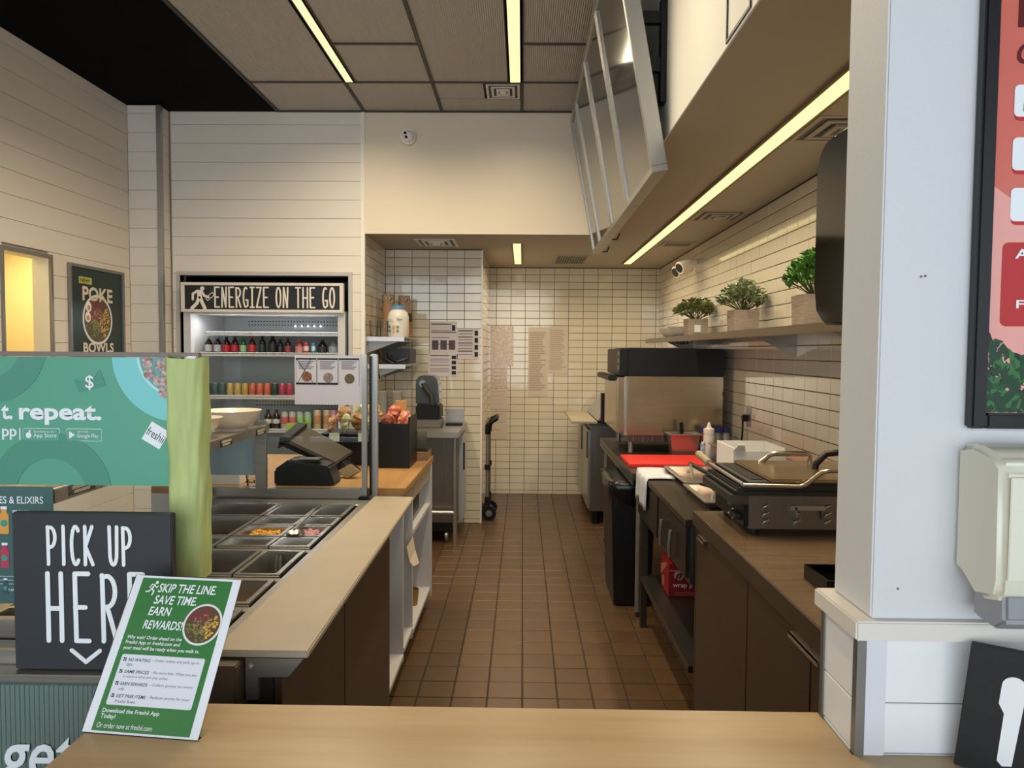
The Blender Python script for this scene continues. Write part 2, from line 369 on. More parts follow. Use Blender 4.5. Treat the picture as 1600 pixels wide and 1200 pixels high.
# bulkhead above the aisle, kitchen ceiling, soffit
B(XN, XS+.004, YF, YF+.0018, ZK-.001, ZC+.02).build('wall_bulkhead', mat('cream_bulkhead_paint',(226,212,190),.5,bump=.03,bscale=150), kind=ST, label='cream bulkhead wall above the kitchen opening', cat='wall')
kc = MB().box(XN-.1, XR+.1, YF+.002, YB+.1, ZK, ZK+.05).box(XS+.006, XR+.1, 1.405, YF+.002, ZK, ZK+.05)
kc.build('ceiling', SOFF, kind=ST, label='low beige kitchen ceiling and soffit over the counters', cat='ceiling')
t = MB().box(XN, XCR, YC-.006, YC+.002, ZK-.008, ZK+.001).box(XN-.008, XN-.001, YF, YC, ZK-.008, ZK+.001).box(XCR, XR, YB-.007, YB, ZK-.008, ZK+.001).box(XR-.007, XR, 1.42, YB, ZK-.008, ZK+.001)
t.build('trim_5', mat('dark_bead',(60,48,36),.6), kind=ST, label='thin dark bead where wall tiles meet the kitchen ceiling', cat='trim')
ws = B(XS, XS+.006, -3, YF-.001, ZK-.001, ZC+.02).build('wall_soffit', WHITE, kind=ST, label='white upright face above the right hand soffit', cat='wall')
pn = MB()
for a in ((1.955,1.965,2.488,3.1),(2.175,2.185,2.488,3.1),(1.955,2.185,2.478,2.488)): pn.box(XS-.004, XS-.0002, *a)
pn.build('trim_6', BLK, kind=ST, label='thin black outline of an access panel high on the soffit', cat='trim')
# upper ceilings
B(-4.2, -1.9, -3, 5.8, ZC+.02, ZC+.1).build('ceiling_black', BLACKC, kind=ST, label='black painted ceiling over the customer side', cat='ceiling')
cg = B(-1.91, 3.4, -3, 5.8, ZC+.025, ZC+.1).build('ceiling_grid', mat('dark_grid',(58,52,46),.6), kind=ST, label='suspended ceiling of grey ribbed panels in dark grid', cat='ceiling')
def rib_mat():
    m = mat('ribbed_ceiling_panel', (182,176,170), .42); nt = m.node_tree; b = nt.nodes['Principled BSDF']
    tc = nt.nodes.new('ShaderNodeTexCoord'); w = nt.nodes.new('ShaderNodeTexWave'); w.bands_direction = 'X'; w.inputs['Scale'].default_value = 26
    bp = nt.nodes.new('ShaderNodeBump'); bp.inputs['Strength'].default_value = .5; bp.inputs['Distance'].default_value = .004
    nt.links.new(tc.outputs['Object'], w.inputs[0]); nt.links.new(w.outputs['Fac'], bp.inputs['Height']); nt.links.new(bp.outputs[0], b.inputs['Normal']); return m
RIB = rib_mat()
gx = [-1.90, -1.235, -.635, -.02, .59]
for i in range(4):
    x0, x1 = gx[i], gx[i+1]
    if i == 2: x1 = -.105
    if i == 1: x0 = -1.165
    ys = [5.63, 5.03, 4.41, 3.79, 3.17, 2.55, 1.93, 1.31, .69, .07, -.55]
    if i == 0 or i == 2: ys = [5.63, 5.03, 3.79, 2.55, 1.31, .07, -.55]
    for j,(b_, a_) in enumerate(zip(ys, ys[1:])):
        xx0 = gx[1] if (i == 1 and j == 0) else x0; xx1 = gx[3] if (i == 2 and j == 0) else x1
        if i == 2 and j == 0:
            B(xx0+.012, xx1-.012, 5.05, 5.30, ZC, ZC+.012)
            pa = [(xx0, -.27, 5.36, 5.03+.0), (xx0, xx1, 5.63, 5.36)]
            B(xx0+.012, -.29, 5.042, 5.35, ZC+.004, ZC+.014).build('ceiling_panel', RIB, cg); B(xx0+.012, xx1-.012, 5.372, 5.628, ZC+.004, ZC+.014).build('ceiling_panel', RIB, cg)
            continue
        B(xx0+.012, xx1-.012, a_+.010, b_-.010, ZC+.004, ZC+.014).build('ceiling_panel', RIB, cg)
gm = MB()
for x in gx: gm.box(x-.011, x+.011, -.6, 5.64, ZC-.004, ZC+.03)
gm.box(-1.92, .6, 5.622, 5.645, ZC-.006, ZC+.03).box(-1.175, -1.16, -.6, 5.04, ZC-.004, ZC+.03).box(-.112, -.10, -.6, 5.04, ZC-.004, ZC+.03)
gm.build('grid_bars', mat('dark_grid_bar',(52,47,42),.5), cg)
gm = MB()
for y in (5.03, 3.79, 2.55, 1.31): gm.box(-1.9, .59, y-.009, y+.009, ZC-.003, ZC+.03)
for y in (4.41, 3.17, 1.93): gm.box(-1.16, -.635, y-.009, y+.009, ZC-.003, ZC+.03).box(-.02, .59, y-.009, y+.009, ZC-.003, ZC+.03)
gm.build('grid_cross_bars', MATS['dark_grid_bar'], cg)
# right pillar wall, half wall below it, ledge
PY0, PY1 = 1.238, 1.385
B(.605, 3.3, PY0, PY1, 1.112, ZC).build('wall_pillar', PILW, kind=ST, label='white painted pillar wall in the right foreground', cat='wall', bevel=.003)
wh = B(.602, 3.3, 1.262, 1.392, 0, 1.078).build('wall_counter', mat('half_wall_core',(150,150,150),.7), kind=ST, label='low white boarded half wall under the pillar', cat='wall')
for a,b in ((.866,.955),(.957,1.078),(.72,.864),(.58,.718),(.44,.578)):
    B(.640, 3.3, 1.252, 1.264, a, b).build('shiplap_board', BOARDW, wh, bevel=.0015, seg=1)
    B(.591, .603, 1.27, 1.39, a, b).build('shiplap_board', BOARDW, wh, bevel=.0015, seg=1)
t = MB().box(.588, .604, 1.246, 1.262, .6, 1.078).box(.588,.6035,1.385,1.40,.3,1.078)
t.build('trim_7', GALV, kind=ST, label='grey metal edge strips on the half wall corners', cat='trim')
B(.604, .640, 1.248, 1.264, .6, 1.078).build('trim_8', mat('cool_white_trim',(214,216,222),.5), kind=ST, label='white upright corner board on the half wall', cat='trim')
B(.574, 3.3, 1.222, 1.402, 1.078, 1.112).build('trim_9', mat('ledge_paint',(222,216,208),.5), kind=ST, label='white ledge capping the half wall under the pillar', cat='trim', bevel=.003)
tg = MB()
for x,z in ((.672,1.70),(.679,1.701),(.650,1.165)): tg.cyl((x,PY0+.002,z),(x,PY0-.001,z),.0022,n=10)
tg.build('trim_10', mat('screw_hole',(120,116,112),.7), kind=ST, label='small screw holes left in the white pillar', cat='trim')
# outer shell (behind the camera: shop front with mullions)
B(3.3, 3.4, -3, 1.4, 0, ZC+.1).build('wall_east', WHITE, kind=ST, label='plain white wall beyond the right edge of the picture', cat='wall')
t = MB().box(-3.1, 3.4, -3.1, -3, 0, .3).box(-3.1, 3.4, -3.1, -3, 3.1, ZC+.1)
for x in (-3.1, -1.5, .3, 1.9, 3.3): t.box(x, x+.08, -3.1, -3, .3, 3.1)
t.build('window_1', DKG, kind=ST, label='dark framed shop front window behind the viewer', cat='window')
# ============================================================ LIGHT FIXTURES, CEILING ITEMS
LENS = mat('lit_diffuser', (255,250,200), .5, emit=(1,.86,.34), es=.92)
def strip(name, label, x, y0, y1, z, w, watts, housing=True):
    t = thing(name, label, 'light', (x, (y0+y1)/2, z))
    h = MB().box(x-w/2-.012, x-w/2, y0, y1, z-.002, z+.02).box(x+w/2, x+w/2+.012, y0, y1, z-.002, z+.02).box(x-w/2, x+w/2, y1, y1+.01, z-.002, z+.02)
    h.build('housing', mat('fixture_edge',(120,100,70),.5), t)
    B(x-w/2, x+w/2, y0, y1, z+.001, z+.012).build('diffuser', LENS, t)
    l = area('lamp', (0,0,-.006), (0,0,0), w*.9, (y1-y0)*.98, watts, WARM, spread=math.radians(150)); l.parent = t
    return t
strip('ceiling_light', 'long recessed strip light in the upper ceiling, middle of the picture', -.0625, 2.3, 5.02, ZC-.002, .072, 27)
strip('ceiling_light', 'long recessed strip light in the upper ceiling nearest the black ceiling', -1.2, 2.3, 5.02, ZC-.002, .062, 34)
strip('ceiling_light', 'short strip light in the low kitchen ceiling before the back wall', -.055, 6.14, 7.47, ZK-.012, .066, 8)
strip('ceiling_light', 'long strip light in the soffit running above the right counter', 1.055, 1.9, 7.42, ZK-.012, .074, 24)
def diffuser(x0, x1, y0, y1, z, label, m1=WHITE):
    t = thing('air_diffuser', label, 'vent', ((x0+x1)/2, (y0+y1)/2, z))
    w, h = x1-x0, y1-y0; fm = MB()
    for k in range(3):
        a = .02+.14*k*w/2/.5*.9 if False else k*w*.15; b = k*h*.15; d = .011*k*0
        e = w*.07; zz = z-.004-.004*k
        fm.box(x0+a, x1-a, y0+b, y0+b+e, zz, z+.0).box(x0+a, x1-a, y1-b-e, y1-b, zz, z).box(x0+a, x0+a+e, y0+b+e, y1-b-e, zz, z).box(x1-a-e, x1-a, y0+b+e, y1-b-e, zz, z)
    fm.build('vanes', m1, t)
    B(x0+.01, x1-.01, y0+.01, y1-.01, z-.002, z+.0).build('throat', BLK, t)
    B(x0+w*.4, x1-w*.4, y0+h*.4, y1-h*.4, z-.02, z-.002).build('centre_plate', m1, t)
diffuser(1.12, 1.46, 2.80, 3.14, ZK, 'square ceiling air diffuser nearest the black towel dispenser', SOFF)
diffuser(1.13, 1.44, 4.66, 5.02, ZK, 'square ceiling air diffuser halfway along the soffit strip light', SOFF)
diffuser(-.89, -.56, 5.90, 6.30, ZK, 'square ceiling air diffuser above the tiled column', WHITE)
diffuser(-.27, -.035, 5.06, 5.34, ZC, 'square air diffuser in the ribbed upper ceiling', WHITE)
def grille(x0, x1, y0, y1, label, n=16, alongy=True):
    t = thing('vent_grille', label, 'vent', ((x0+x1)/2, (y0+y1)/2, ZK))
    B(x0+.015, x1-.015, y0+.015, y1-.015, ZK-.004, ZK).build('duct_opening', BLK, t)
    f = MB().box(x0, x1, y0, y0+.025, ZK-.01, ZK).box(x0, x1, y1-.025, y1, ZK-.01, ZK).box(x0, x0+.02, y0+.025, y1-.025, ZK-.01, ZK).box(x1-.02, x1, y0+.025, y1-.025, ZK-.01, ZK)
    f.build('frame', SOFF, t)
    for i in range(n):
        x = lerp(x0+.02, x1-.02, (i+.5)/n); B(x-.003, x+.003, y0+.025, y1-.025, ZK-.0055, ZK-.004).build('slat', SOFF, t)
grille(.30, .63, 6.82, 7.48, 'beige slatted vent grille in the kitchen ceiling left of the strip light', 12)
grille(1.15, 1.41, 5.96, 6.2, 'small dark vent grille beside the soffit strip light', 8)
# dome camera on the bulkhead
p = at(638, 215, Y=YF); t = thing('security_camera', 'white round security camera with two dark lenses on the bulkhead', 'camera', p)
MB().cyl((p.x,YF,p.z), (p.x,YF-.03,p.z), .066, .06, 28).build('base', WHITE, t, smooth=40)
e = MB().ball((p.x+.008, YF-.04, p.z), .043, n=20, m=12).build('eyeball', mat('white_trim'), t, smooth=60)
for dx,dz in ((-.012,.012),(-.004,-.018)): MB().cyl((p.x+dx,YF-.07,p.z+dz),(p.x+dx,YF-.084,p.z+dz),.0105,n=14).build('lens', BLKG, t)
# emergency spot heads on the right wall
p = at(1077, 415, X=XR-.1); t = thing('emergency_light', 'cream twin head emergency spotlight high on the right tile wall', 'light', V((XR-.02, p.y, p.z)))
MB().cyl((XR-.002,p.y,p.z),(XR-.05,p.y,p.z),.06,.05,20).build('mount', CERAM, t, smooth=40)
for dy,dz in ((-.03,.02),(.12,-.0)):
    h = MB().cyl((XR-.06,p.y+dy,p.z+dz),(XR-.20,p.y+dy-.06,p.z+dz-.05),.038,.052,18).build('lamp_head', CERAM, t, smooth=40)
    MB().cyl((XR-.201,p.y+dy-.0605,p.z+dz-.0505),(XR-.206,p.y+dy-.063,p.z+dz-.053),.038,n=18).build('lens', DKG, h)
# hooks under the soffit
for k,(x,y,lab) in enumerate(((958,372,'small dark cable loop hanging from the soffit nearest the menu board'),(943,392,'small dark cable loop hanging from the soffit farther down'))):
    q = at(x, y-5, Z=ZK-.01)
    MB().tube([(q.x-.05,q.y,ZK),(q.x-.02,q.y,ZK-.045),(q.x+.03,q.y,ZK-.045),(q.x+.05,q.y,ZK)], .006, 6).build('cable_loop', BLK, label=lab, cat='cable', smooth=60)
# ============================================================ MENU BOARDS hanging along the soffit
SCR = mat('dark_menu_glass', (34,34,34), .1, coat=.4)
MZ0, MZ1, MXB, MXT = 2.30, 3.295, .53, .348
mu = V((MXT-MXB, 0, MZ1-MZ0)); mlen = mu.length; mu.normalize()
mn = V((0,-1,0)).cross(mu)        # faces left and down
ord_ = ['nearest', 'second from the viewer', 'third from the viewer', 'farthest']
ys = [2.99, 3.72, 4.36, 5.07, 5.50]
for i in range(4):
    y0, y1 = ys[i]+.004, ys[i+1]-.004
    f = Fr((MXB, y1, MZ0), (0,-1,0), mu); w = y1-y0; t = thing('menu_board', 'tilted aluminium framed menu board with dark blank glass, %s in the row' % ord_[i], 'menu board', (MXB+.03, (y0+y1)/2, MZ0), 'menu boards along the soffit')
    D = -.06; e = .028
    def slab(u0,u1,v0,v1,n0,n1): return MB().hexa([f.p(u0,v0,n0),f.p(u1,v0,n0),f.p(u1,v0,n1),f.p(u0,v0,n1),f.p(u0,v1,n0),f.p(u1,v1,n0),f.p(u1,v1,n1),f.p(u0,v1,n1)])
    for nm,a in (('frame_rail',(0,w,0,e)),('frame_rail',(0,w,mlen-e,mlen)),('frame_stile',(0,e,e,mlen-e)),('frame_stile',(w-e,w,e,mlen-e))):
        slab(a[0],a[1],a[2],a[3],D,.006).build(nm, ALU, t, bevel=.002, seg=1)
    slab(e-.001,w-e+.001,e-.001,mlen-e+.001,-.02,-.004).build('glass_face', SCR, t)
    slab(.005,w-.005,.005,mlen-.005,D+.002,-.021).build('backing', GALV, t)
    if i in (0, 2):
        b = MB().box(MXB+.04, XS-.001, y0+.10, y0+.16, 2.62, 3.05).box(MXT+.12, XS-.001, y0+.115, y0+.145, 2.75, 2.81).box(MXT+.12, XS-.001, y0+.115, y0+.145, 2.95, 3.0)
        b.build('wall_bracket', BLK, t)
# ============================================================ PILLAR ITEMS
# black towel dispenser behind the pillar
t = thing('towel_dispenser', 'tall glossy black rounded towel dispenser behind the white pillar', 'dispenser', (.82, 1.4, 1.61))
prof = [(1.388,1.62),(1.388,2.03)] + [(1.388+.262*math.sin(a)-.0, 1.965+.08*math.cos(a)) if False else (1.585+.07*math.sin(a), 1.965+.07*math.cos(a)) for a in [math.pi*k/16 for k in range(9)]] + [(1.655,1.72),(1.64,1.66),(1.60,1.632)]
MB().prism([(.657,y,z) for y,z in prof], (.29,0,0)).build('cover', BLKG, t, bevel=.012, smooth=50, seg=3)
MB().prism([(.654,1.42+(y-1.388)*.8,1.66+(z-1.62)*.86) for y,z in prof], (.296,0,0)).build('side_band', BLKG, t, bevel=.004, smooth=50)
B(.72, .92, 1.45, 1.60, 1.612, 1.64).build('paper_slot', DKG, t)
# framed poster on the pillar
PF = Fr((.752, PY0, 1.445), (1,0,0), (0,0,1)); t = thing('poster_frame', 'black framed salmon menu poster on the white pillar', 'poster', (1.06, PY0, 1.445))
def bar(fr, u0,u1,v0,v1,n0,n1): return MB().hexa([fr.p(u0,v0,n0),fr.p(u1,v0,n0),fr.p(u1,v0,n1),fr.p(u0,v0,n1),fr.p(u0,v1,n0),fr.p(u1,v1,n0),fr.p(u1,v1,n1),fr.p(u0,v1,n1)])
FRB = mat('black_frame', (24,24,27), .35)
for nm,a in (('frame_stile',(0,.026,0,.95)),('frame_stile',(.614,.64,0,.95)),('frame_rail',(.026,.614,0,.026)),('frame_rail',(.026,.614,.924,.95))): bar(PF,*a,0,.022).build(nm, FRB, t, bevel=.004)
sh = bar(PF,.026,.614,.026,.924,.002,.006).build('poster_sheet', mat('salmon_print',(226,128,112),.35, noise=.5, nscale=1.5, c2=(206,96,84)), t)
PF2 = Fr(PF.p(0,0,.006), PF.r, PF.u)
mb = MB(); PF2.poly(mb, [(.026,.026),(.50,.026),(.40,.20),(.22,.27),(.026,.41)], .0004, .0003); mb.build('lighter_swash', mat('pale_salmon_print',(238,168,158),.35), sh)
RED = mat('red_print', (190,44,48), .4); MAR = mat('maroon_print', (92,22,24), .4)
for v0,v1 in ((.519,.571),(.431,.485),(.347,.402)):
    mb = MB(); PF2.rect(mb, .062, .52, v0-.006, v1-.01, .0006, .008); mb.build('card_shadow', RED, sh)
    mb = MB(); PF2.rect(mb, .06, .52, v0, v1, .0012, .008); mb.build('white_card', WINK, sh)
mb = MB(); PF2.rect(mb, .05, .56, .172, .312, .0008, .010); mb.build('red_card', RED, sh)
PF2.text('AD', .070, .285, .046, .016, WINK, sh, n=.003, bold=.02); PF2.text('C', .088, .245, .011, .011, WINK, sh, n=.003, bold=.02); PF2.text('Fala', .075, .202, .048, .014, WINK, sh, n=.003, bold=.02)
PF2.text('BU', .075, .527, .030, .013, mat('dark_grey_print',(70,66,70),.5), sh, n=.0024, bold=.01)
mb = MB(); PF2.rect(mb, .062, .30, .665, .735, .0008); mb.build('maroon_block', MAR, sh)
PF2.text('M', .078, .685, .02, .018, WINK, sh, n=.003, bold=.02); PF2.text('M', .078, .712, .02, .018, WINK, sh, n=.003, bold=.02)
PF2.text('O', .062, .605, .034, .036, MAR, sh, bold=.02, shear=.25)
mb = MB(); PF2.stroke(mb, [(.112,.371),(.125,.395),(.14,.371),(.112,.371)], .004, .0022); mb.build('warning_symbol', RED, sh)
mb = MB(); PF2.poly(mb, [(.0262,.0262),(.6138,.0262),(.6138,.10),(.40,.115),(.20,.10),(.0262,.115)], .0003, .0002); mb.build('leaf_backing', mat('leaf_backing_print',(14,34,22),.5), sh)  # dark green print backing that fills the gaps between the printed leaves
GRN = [mat('leaf_print_%d' % i, c, .4) for i,c in enumerate(((18,44,26),(30,80,42),(52,112,58),(24,62,38)))]
for gi in range(4):
    mb = MB()
    for k in range(320):
        u = random.uniform(.026,.60); v = random.uniform(.026, .13+.02*math.sin(u*60)+.012*math.sin(u*23))
        a = random.uniform(0,6.28); s_ = random.uniform(.008,.017); c_, d_ = math.cos(a), math.sin(a)
        pts = [(u+c_*x*s_-d_*y*s_, v+d_*x*s_+c_*y*s_) for x,y in ((-1,0),(0,.5),(1,0),(0,-.5))]
        pts = [(min(max(x,.0265),.6135), max(y,.0265)) for x,y in pts]
        PF2.poly(mb, pts, .0007+.00022*gi+random.random()*.0001, .0001)
    mb.build('printed_leaves', GRN[gi], sh, kind='stuff')
# soap dispenser
t = thing('soap_dispenser', 'cream and grey hand soap dispenser below the framed poster', 'dispenser', (.82, PY0, 1.12))
CRM = mat('cream_plastic', (222,220,200), .3, coat=.3)
pf = [(0,1.415),(-.045,1.424),(-.10,1.412),(-.118,1.395),(-.122,1.215),(-.115,1.185),(-.06,1.172),(-.02,1.20),(0,1.205)]
MB().prism([(.742,PY0-.001+y,z) for y,z in pf], (.135,0,0)).build('cover', CRM, t, bevel=.01, smooth=50, seg=3)
MB().prism([(.757,PY0-.003+y,z) for y,z in ((-.03,1.195),(-.11,1.195),(-.112,1.15),(-.09,1.13),(-.03,1.135))], (.105,0,0)).build('push_lever', mat('grey_plastic',(150,152,156),.35), t, bevel=.006, smooth=50)
B(.752,.868,PY0-.1265,PY0-.1235,1.22,1.38).build('front_panel', mat('cream_window',(232,230,212),.12,coat=.5), t, bevel=.001)
# utensil sign on the counter
bl = at(1490, 1194, Z=.866); tl = at(1518, 1005, Y=1.20)
a = math.radians(33); UF = Fr(bl, (math.cos(a), -math.sin(a), 0), tl-bl); UF.n = UF.r.cross(UF.u).normalized()
t = thing('utensil_sign', 'black board with white knife and fork symbols leaning on half wall', 'sign', bl)
hh = (tl-bl).length
bd = bar(UF, 0, .26, 0, hh, -.012, 0).build('board', mat('matt_black_board',(26,26,28),.55, noise=.15, nscale=60), t, bevel=.001)
mb = MB(); UF.poly(mb, arc(.066,.162,.0165,.016,0,180,10)+[(.049,.128),(.058,.112),(.058,.028)]+[(.066,.020),(.079,.024),(.0825,.13)], .0004, .0006); mb.build('knife_symbol', WINK, bd)
mb = MB(); UF.rect(mb, .118, .136, .02, .12, .0004, .008, .0006); UF.rect(mb, .100,.154,.095,.125,.0005,.012,.0006)
for u in (.100,.121,.143): UF.rect(mb, u, u+.011, .11, .172, .0006, .005, .0006)
mb.build('fork_symbol', WINK, bd)
mb = MB(); UF.disc(mb, .205, .145, .022, .03, .0004, .0006); UF.rect(mb, .196,.214,.02,.125,.0005,.008,.0006); mb.build('spoon_symbol', WINK, bd)
# ============================================================ FRONT WOOD COUNTER + ACRYLIC SIGN
t = thing('pickup_counter', 'pale maple wood counter across the bottom of the picture', 'counter', (.2, 1.0, 0))
MB().prism([(-.80,.72,.83),(3.2,.72,.83),(3.2,1.250,.83),(.587,1.250,.83),(.587,1.40,.83),(-.80,1.40,.83)], (0,0,.034)).build('top', WOODC, t, bevel=.002)
B(-.76, 3.2, .78, 1.24, 0, .83).build('base', BRN, t)
BL_, BR_ = at(128,1143,Z=.866), at(309,1157,Z=.866); TL_ = at(203,898,X=BL_.x); TR_ = at(363,906,X=BR_.x)
wv = BR_-BL_; hv = (TL_+TR_)/2-(BL_+BR_)/2; hv = hv-wv.normalized()*hv.dot(wv.normalized())
Wd, Hd = wv.length, hv.length; AF = Fr(BL_, wv, hv)
t = thing('acrylic_sign_holder', 'slanted acrylic holder with green skip the line flyer on wood counter', 'sign', BL_)
bk = BL_+hv
ac = MB().hexa([AF.p(-.002,0,-.003),AF.p(Wd+.002,0,-.003),AF.p(Wd+.002,0,-.0005),AF.p(-.002,0,-.0005),AF.p(-.002,Hd+.002,-.003),AF.p(Wd+.002,Hd+.002,-.003),AF.p(Wd+.002,Hd+.002,-.0005),AF.p(-.002,Hd+.002,-.0005)])
ac.build('acrylic_sleeve', CLEAR, t)
g = wv.normalized(); bq = V((-g.y, g.x, 0)); fq = BL_.copy(); fq.z = .8645
MB().hexa([fq, fq+g*Wd, fq+g*Wd+bq*.035, fq+bq*.035]+[k+V((0,0,.003)) for k in (fq, fq+g*Wd, fq+g*Wd+bq*.035, fq+bq*.035)]).build('acrylic_foot', CLEAR, t)
sh = bar(AF,0,Wd,0,Hd,-.0004,.0004).build('flyer', mat('bright_white_paper',(238,240,246),.35,coat=.4), t)
UX = lambda u: u*Wd
VX_ = lambda v: v*Hd
GR = mat('flyer_green', (62,124,66), .35, coat=.4)
mb = MB(); AF.rect(mb, UX(.075), UX(.925), VX_(.012), VX_(.985), .0006, 0, .0002); mb.build('green_panel', GR, sh)
mb = MB(); AF.rect(mb, UX(.125), UX(.875), VX_(.165), VX_(.475), .0009, .004, .0002); mb.build('pale_box', mat('pale_lilac_print',(226,228,236),.4), sh)
def ft(s_, u, v, w, h, m=WINK, bold=.0, shear=.0): AF.text(s_, UX(u), VX_(v), UX(w), VX_(h), m, sh, n=.0014, bold=bold, shear=shear)
ft('SKIP THE LINE.', .255,.888,.545,.062,bold=.016,shear=.12); ft('SAVE TIME.', .25,.808,.40,.06,bold=.016,shear=.12)
ft('EARN', .235,.732,.205,.058,bold=.016,shear=.12); ft('REWARDS!', .225,.642,.36,.058,bold=.016,shear=.12)
ft('Why wait? Order ahead on the', .115,.567,.50,.030,bold=.012,shear=.1); ft('Freshii App or freshii.com and', .115,.534,.50,.030,bold=.012,shear=.1); ft('your meal will be ready when you walk in.', .112,.498,.69,.030,bold=.012,shear=.1)
DG = mat('dark_slate_print',(56,62,70),.6)
for k,(h1,l1,l2) in enumerate((('NO WAITING','- Order online and pick up-in-','store'),('SAME PRICES','- No extra fees. What you see','in-store is what you pay online'),('EARN REWARDS','- Collect points on every','order'),('GET FREE ITEMS','- Redeem points for your','Freshii faves'))):
    v = .432-.074*k
    ft(h1, .195, v, .20+.02*k, .020, DG, .01, .1); ft(l1, .41+.02*k, v, .43-.02*k, .022, GINK, 0, .1); ft(l2, .195, v-.031, .05 if len(l2)<6 else .40 if len(l2)>20 else .18, .020, GINK, 0, .1)
    mb = MB(); AF.rect(mb, UX(.148), UX(.176), VX_(v), VX_(v+.022), .0012, .001, .0002); mb.build('tick_box', DG, sh)
    mb = MB(); AF.stroke(mb, [(UX(.153),VX_(v+.012)),(UX(.16),VX_(v+.005)),(UX(.172),VX_(v+.018))], .0008, .0015, .0002); mb.build('tick_mark', WINK, sh)
ft('Download the Freshii App', .118,.112,.50,.032,bold=.012); ft('Today!', .118,.078,.13,.034,bold=.012); ft('Or order now at freshii.com', .112,.03,.48,.03)
mb = MB()      # running figure
q = lambda pts: [(UX(.155+a*.075), VX_(.885+b*.075)) for a,b in pts]
AF.stroke(mb, q([(.75,.7),(.5,.35),(.85,.1),(.75,-.2)]), .0028, .0014, .0002); AF.stroke(mb, q([(.5,.35),(.25,.1),(-.1,.05)]), .0026, .0014, .0002)
AF.stroke(mb, q([(.75,.68),(1.0,.45),(1.2,.6)]), .002, .0014, .0002); AF.stroke(mb, q([(.75,.7),(.4,.75),(.2,.45)]), .002, .0014, .0002); AF.disc(mb, UX(.155+.92*.075), VX_(.885+.92*.075), .0032, n=.0014, th=.0002)
mb.build('running_figure', WINK, sh)
def bowl_print(F, u, v, r, parent, n=.0012, sq=1, seed=1, clipu=None):
    rn = random.Random(seed)
    mb = MB(); F.disc(mb, u, v, r, r*sq, n, .0002, 40); mb.build('bowl_rim', mat('bowl_rim_print',(232,230,228),.4), parent)
    mb = MB(); F.disc(mb, u, v, r*.9, r*.9*sq, n+.0003, .0002, 36); mb.build('bowl_inside', mat('bowl_inside_print',(92,70,48),.5), parent)
    for nm,c,(a0,a1) in (('greens',(108,132,56),(180,300)),('cabbage',(146,34,58),(60,170)),('corn',(222,178,64),(300,400)),('chicken',(170,130,96),(0,360))):
        mb = MB()
        for k in range(46):
            a = math.radians(rn.uniform(a0,a1)); d = r*.8*math.sqrt(rn.random()); d = d if nm != 'chicken' else d*.6
            b = rn.uniform(0,6.28); s1 = r*rn.uniform(.05,.11); x, y = u+d*math.cos(a), v+d*sq*math.sin(a)
            F.poly(mb, [(x+s1*math.cos(b),y+s1*math.sin(b)),(x+.5*s1*math.cos(b+2),y+.5*s1*math.sin(b+2)),(x-s1*math.cos(b),y-s1*math.sin(b)),(x-.5*s1*math.cos(b+2),y-.5*s1*math.sin(b+2))], n+.0006+rn.random()*.0003, .0001)
        mb.build('bowl_'+nm, mat('print_'+nm, c, .5), parent, kind='stuff')
bowl_print(AF, UX(.76), VX_(.69), UX(.175), sh, sq=1.0, seed=3)
# ============================================================ FOOD STATION (left)
SX0, SX1 = -1.42, -.545
t = thing('salad_station', 'stainless refrigerated salad prep station with brown door panels', 'food station', (-.98, 2.35, 0))
# body: open well for the pans
bd = MB().box(SX0, SX0+.03, 1.56, 3.24, .08, .885).box(SX1-.03, SX1-.002, 1.56, 2.86, .08, .86).box(SX0+.03, SX1-.03, 1.56, 1.60, .08, .885).box(SX0+.03, -.71, 3.20, 3.24, .08, .885).box(SX0+.03, -.71, 1.60, 3.20, .60, .62).box(-.715, -.705, 2.87, 3.20, .08, .872)
bd.build('cabinet_body', STEELD, t)
dk = MB().box(SX0, -1.345, 1.56, 3.24, .872, .888).box(-.715, -.66, 1.56, 3.24, .872, .888).box(-1.345, -.715, 3.135, 3.24, .872, .888).box(-1.345, -.715, 1.56, 1.64, .872, .888)
dk.build('deck', STEEL, t, bevel=.002, seg=1)
for y in (2.415, 2.105, 1.86): B(-1.345, -.715, y-.016, y+.016, .868, .886).build('adapter_bar', STEEL, t, bevel=.002, seg=1)
for y0,y1 in ((1.565,2.128),(2.136,2.868)): B(SX1-.002, SX1+.016, y0, y1, .10, .862).build('door', BRN, t, bevel=.002, seg=1)
B(SX1-.06, SX1-.02, 1.6, 2.86, 0, .10).build('toe_kick', BLK, t)
B(-.705, -.606, 1.50, 1.60, 0, .893).build('end_post', mat('dark_brown_post',(78,62,48),.45), t, bevel=.003)
B(-.6055, -.6035, 1.502, 1.598, .3, .80).build('post_side_plate', GALV, t)
MB().prism([(-.602,1.545,.893),(-.474,1.545,.893),(-.508,1.545,.852),(-.575,1.545,.850),(-.575,1.545,.80),(-.602,1.545,.80)], (0,.02,0)).build('board_bracket', STEEL, t)
MB().cyl((-.594,1.545,.872),(-.594,1.538,.872),.006,n=10).build('bracket_bolt', STEEL, t)
# cutting board
MB().hexa([(-.672,1.54,.896),(-.462,1.54,.896),(-.482,3.205,.896),(-.662,3.215,.896),(-.672,1.54,.912),(-.462,1.54,.912),(-.482,3.205,.912),(-.662,3.215,.912)]).build('cutting_board', CUTB, bevel=.003, label='long cream cutting board along the aisle edge of salad station', cat='cutting board')
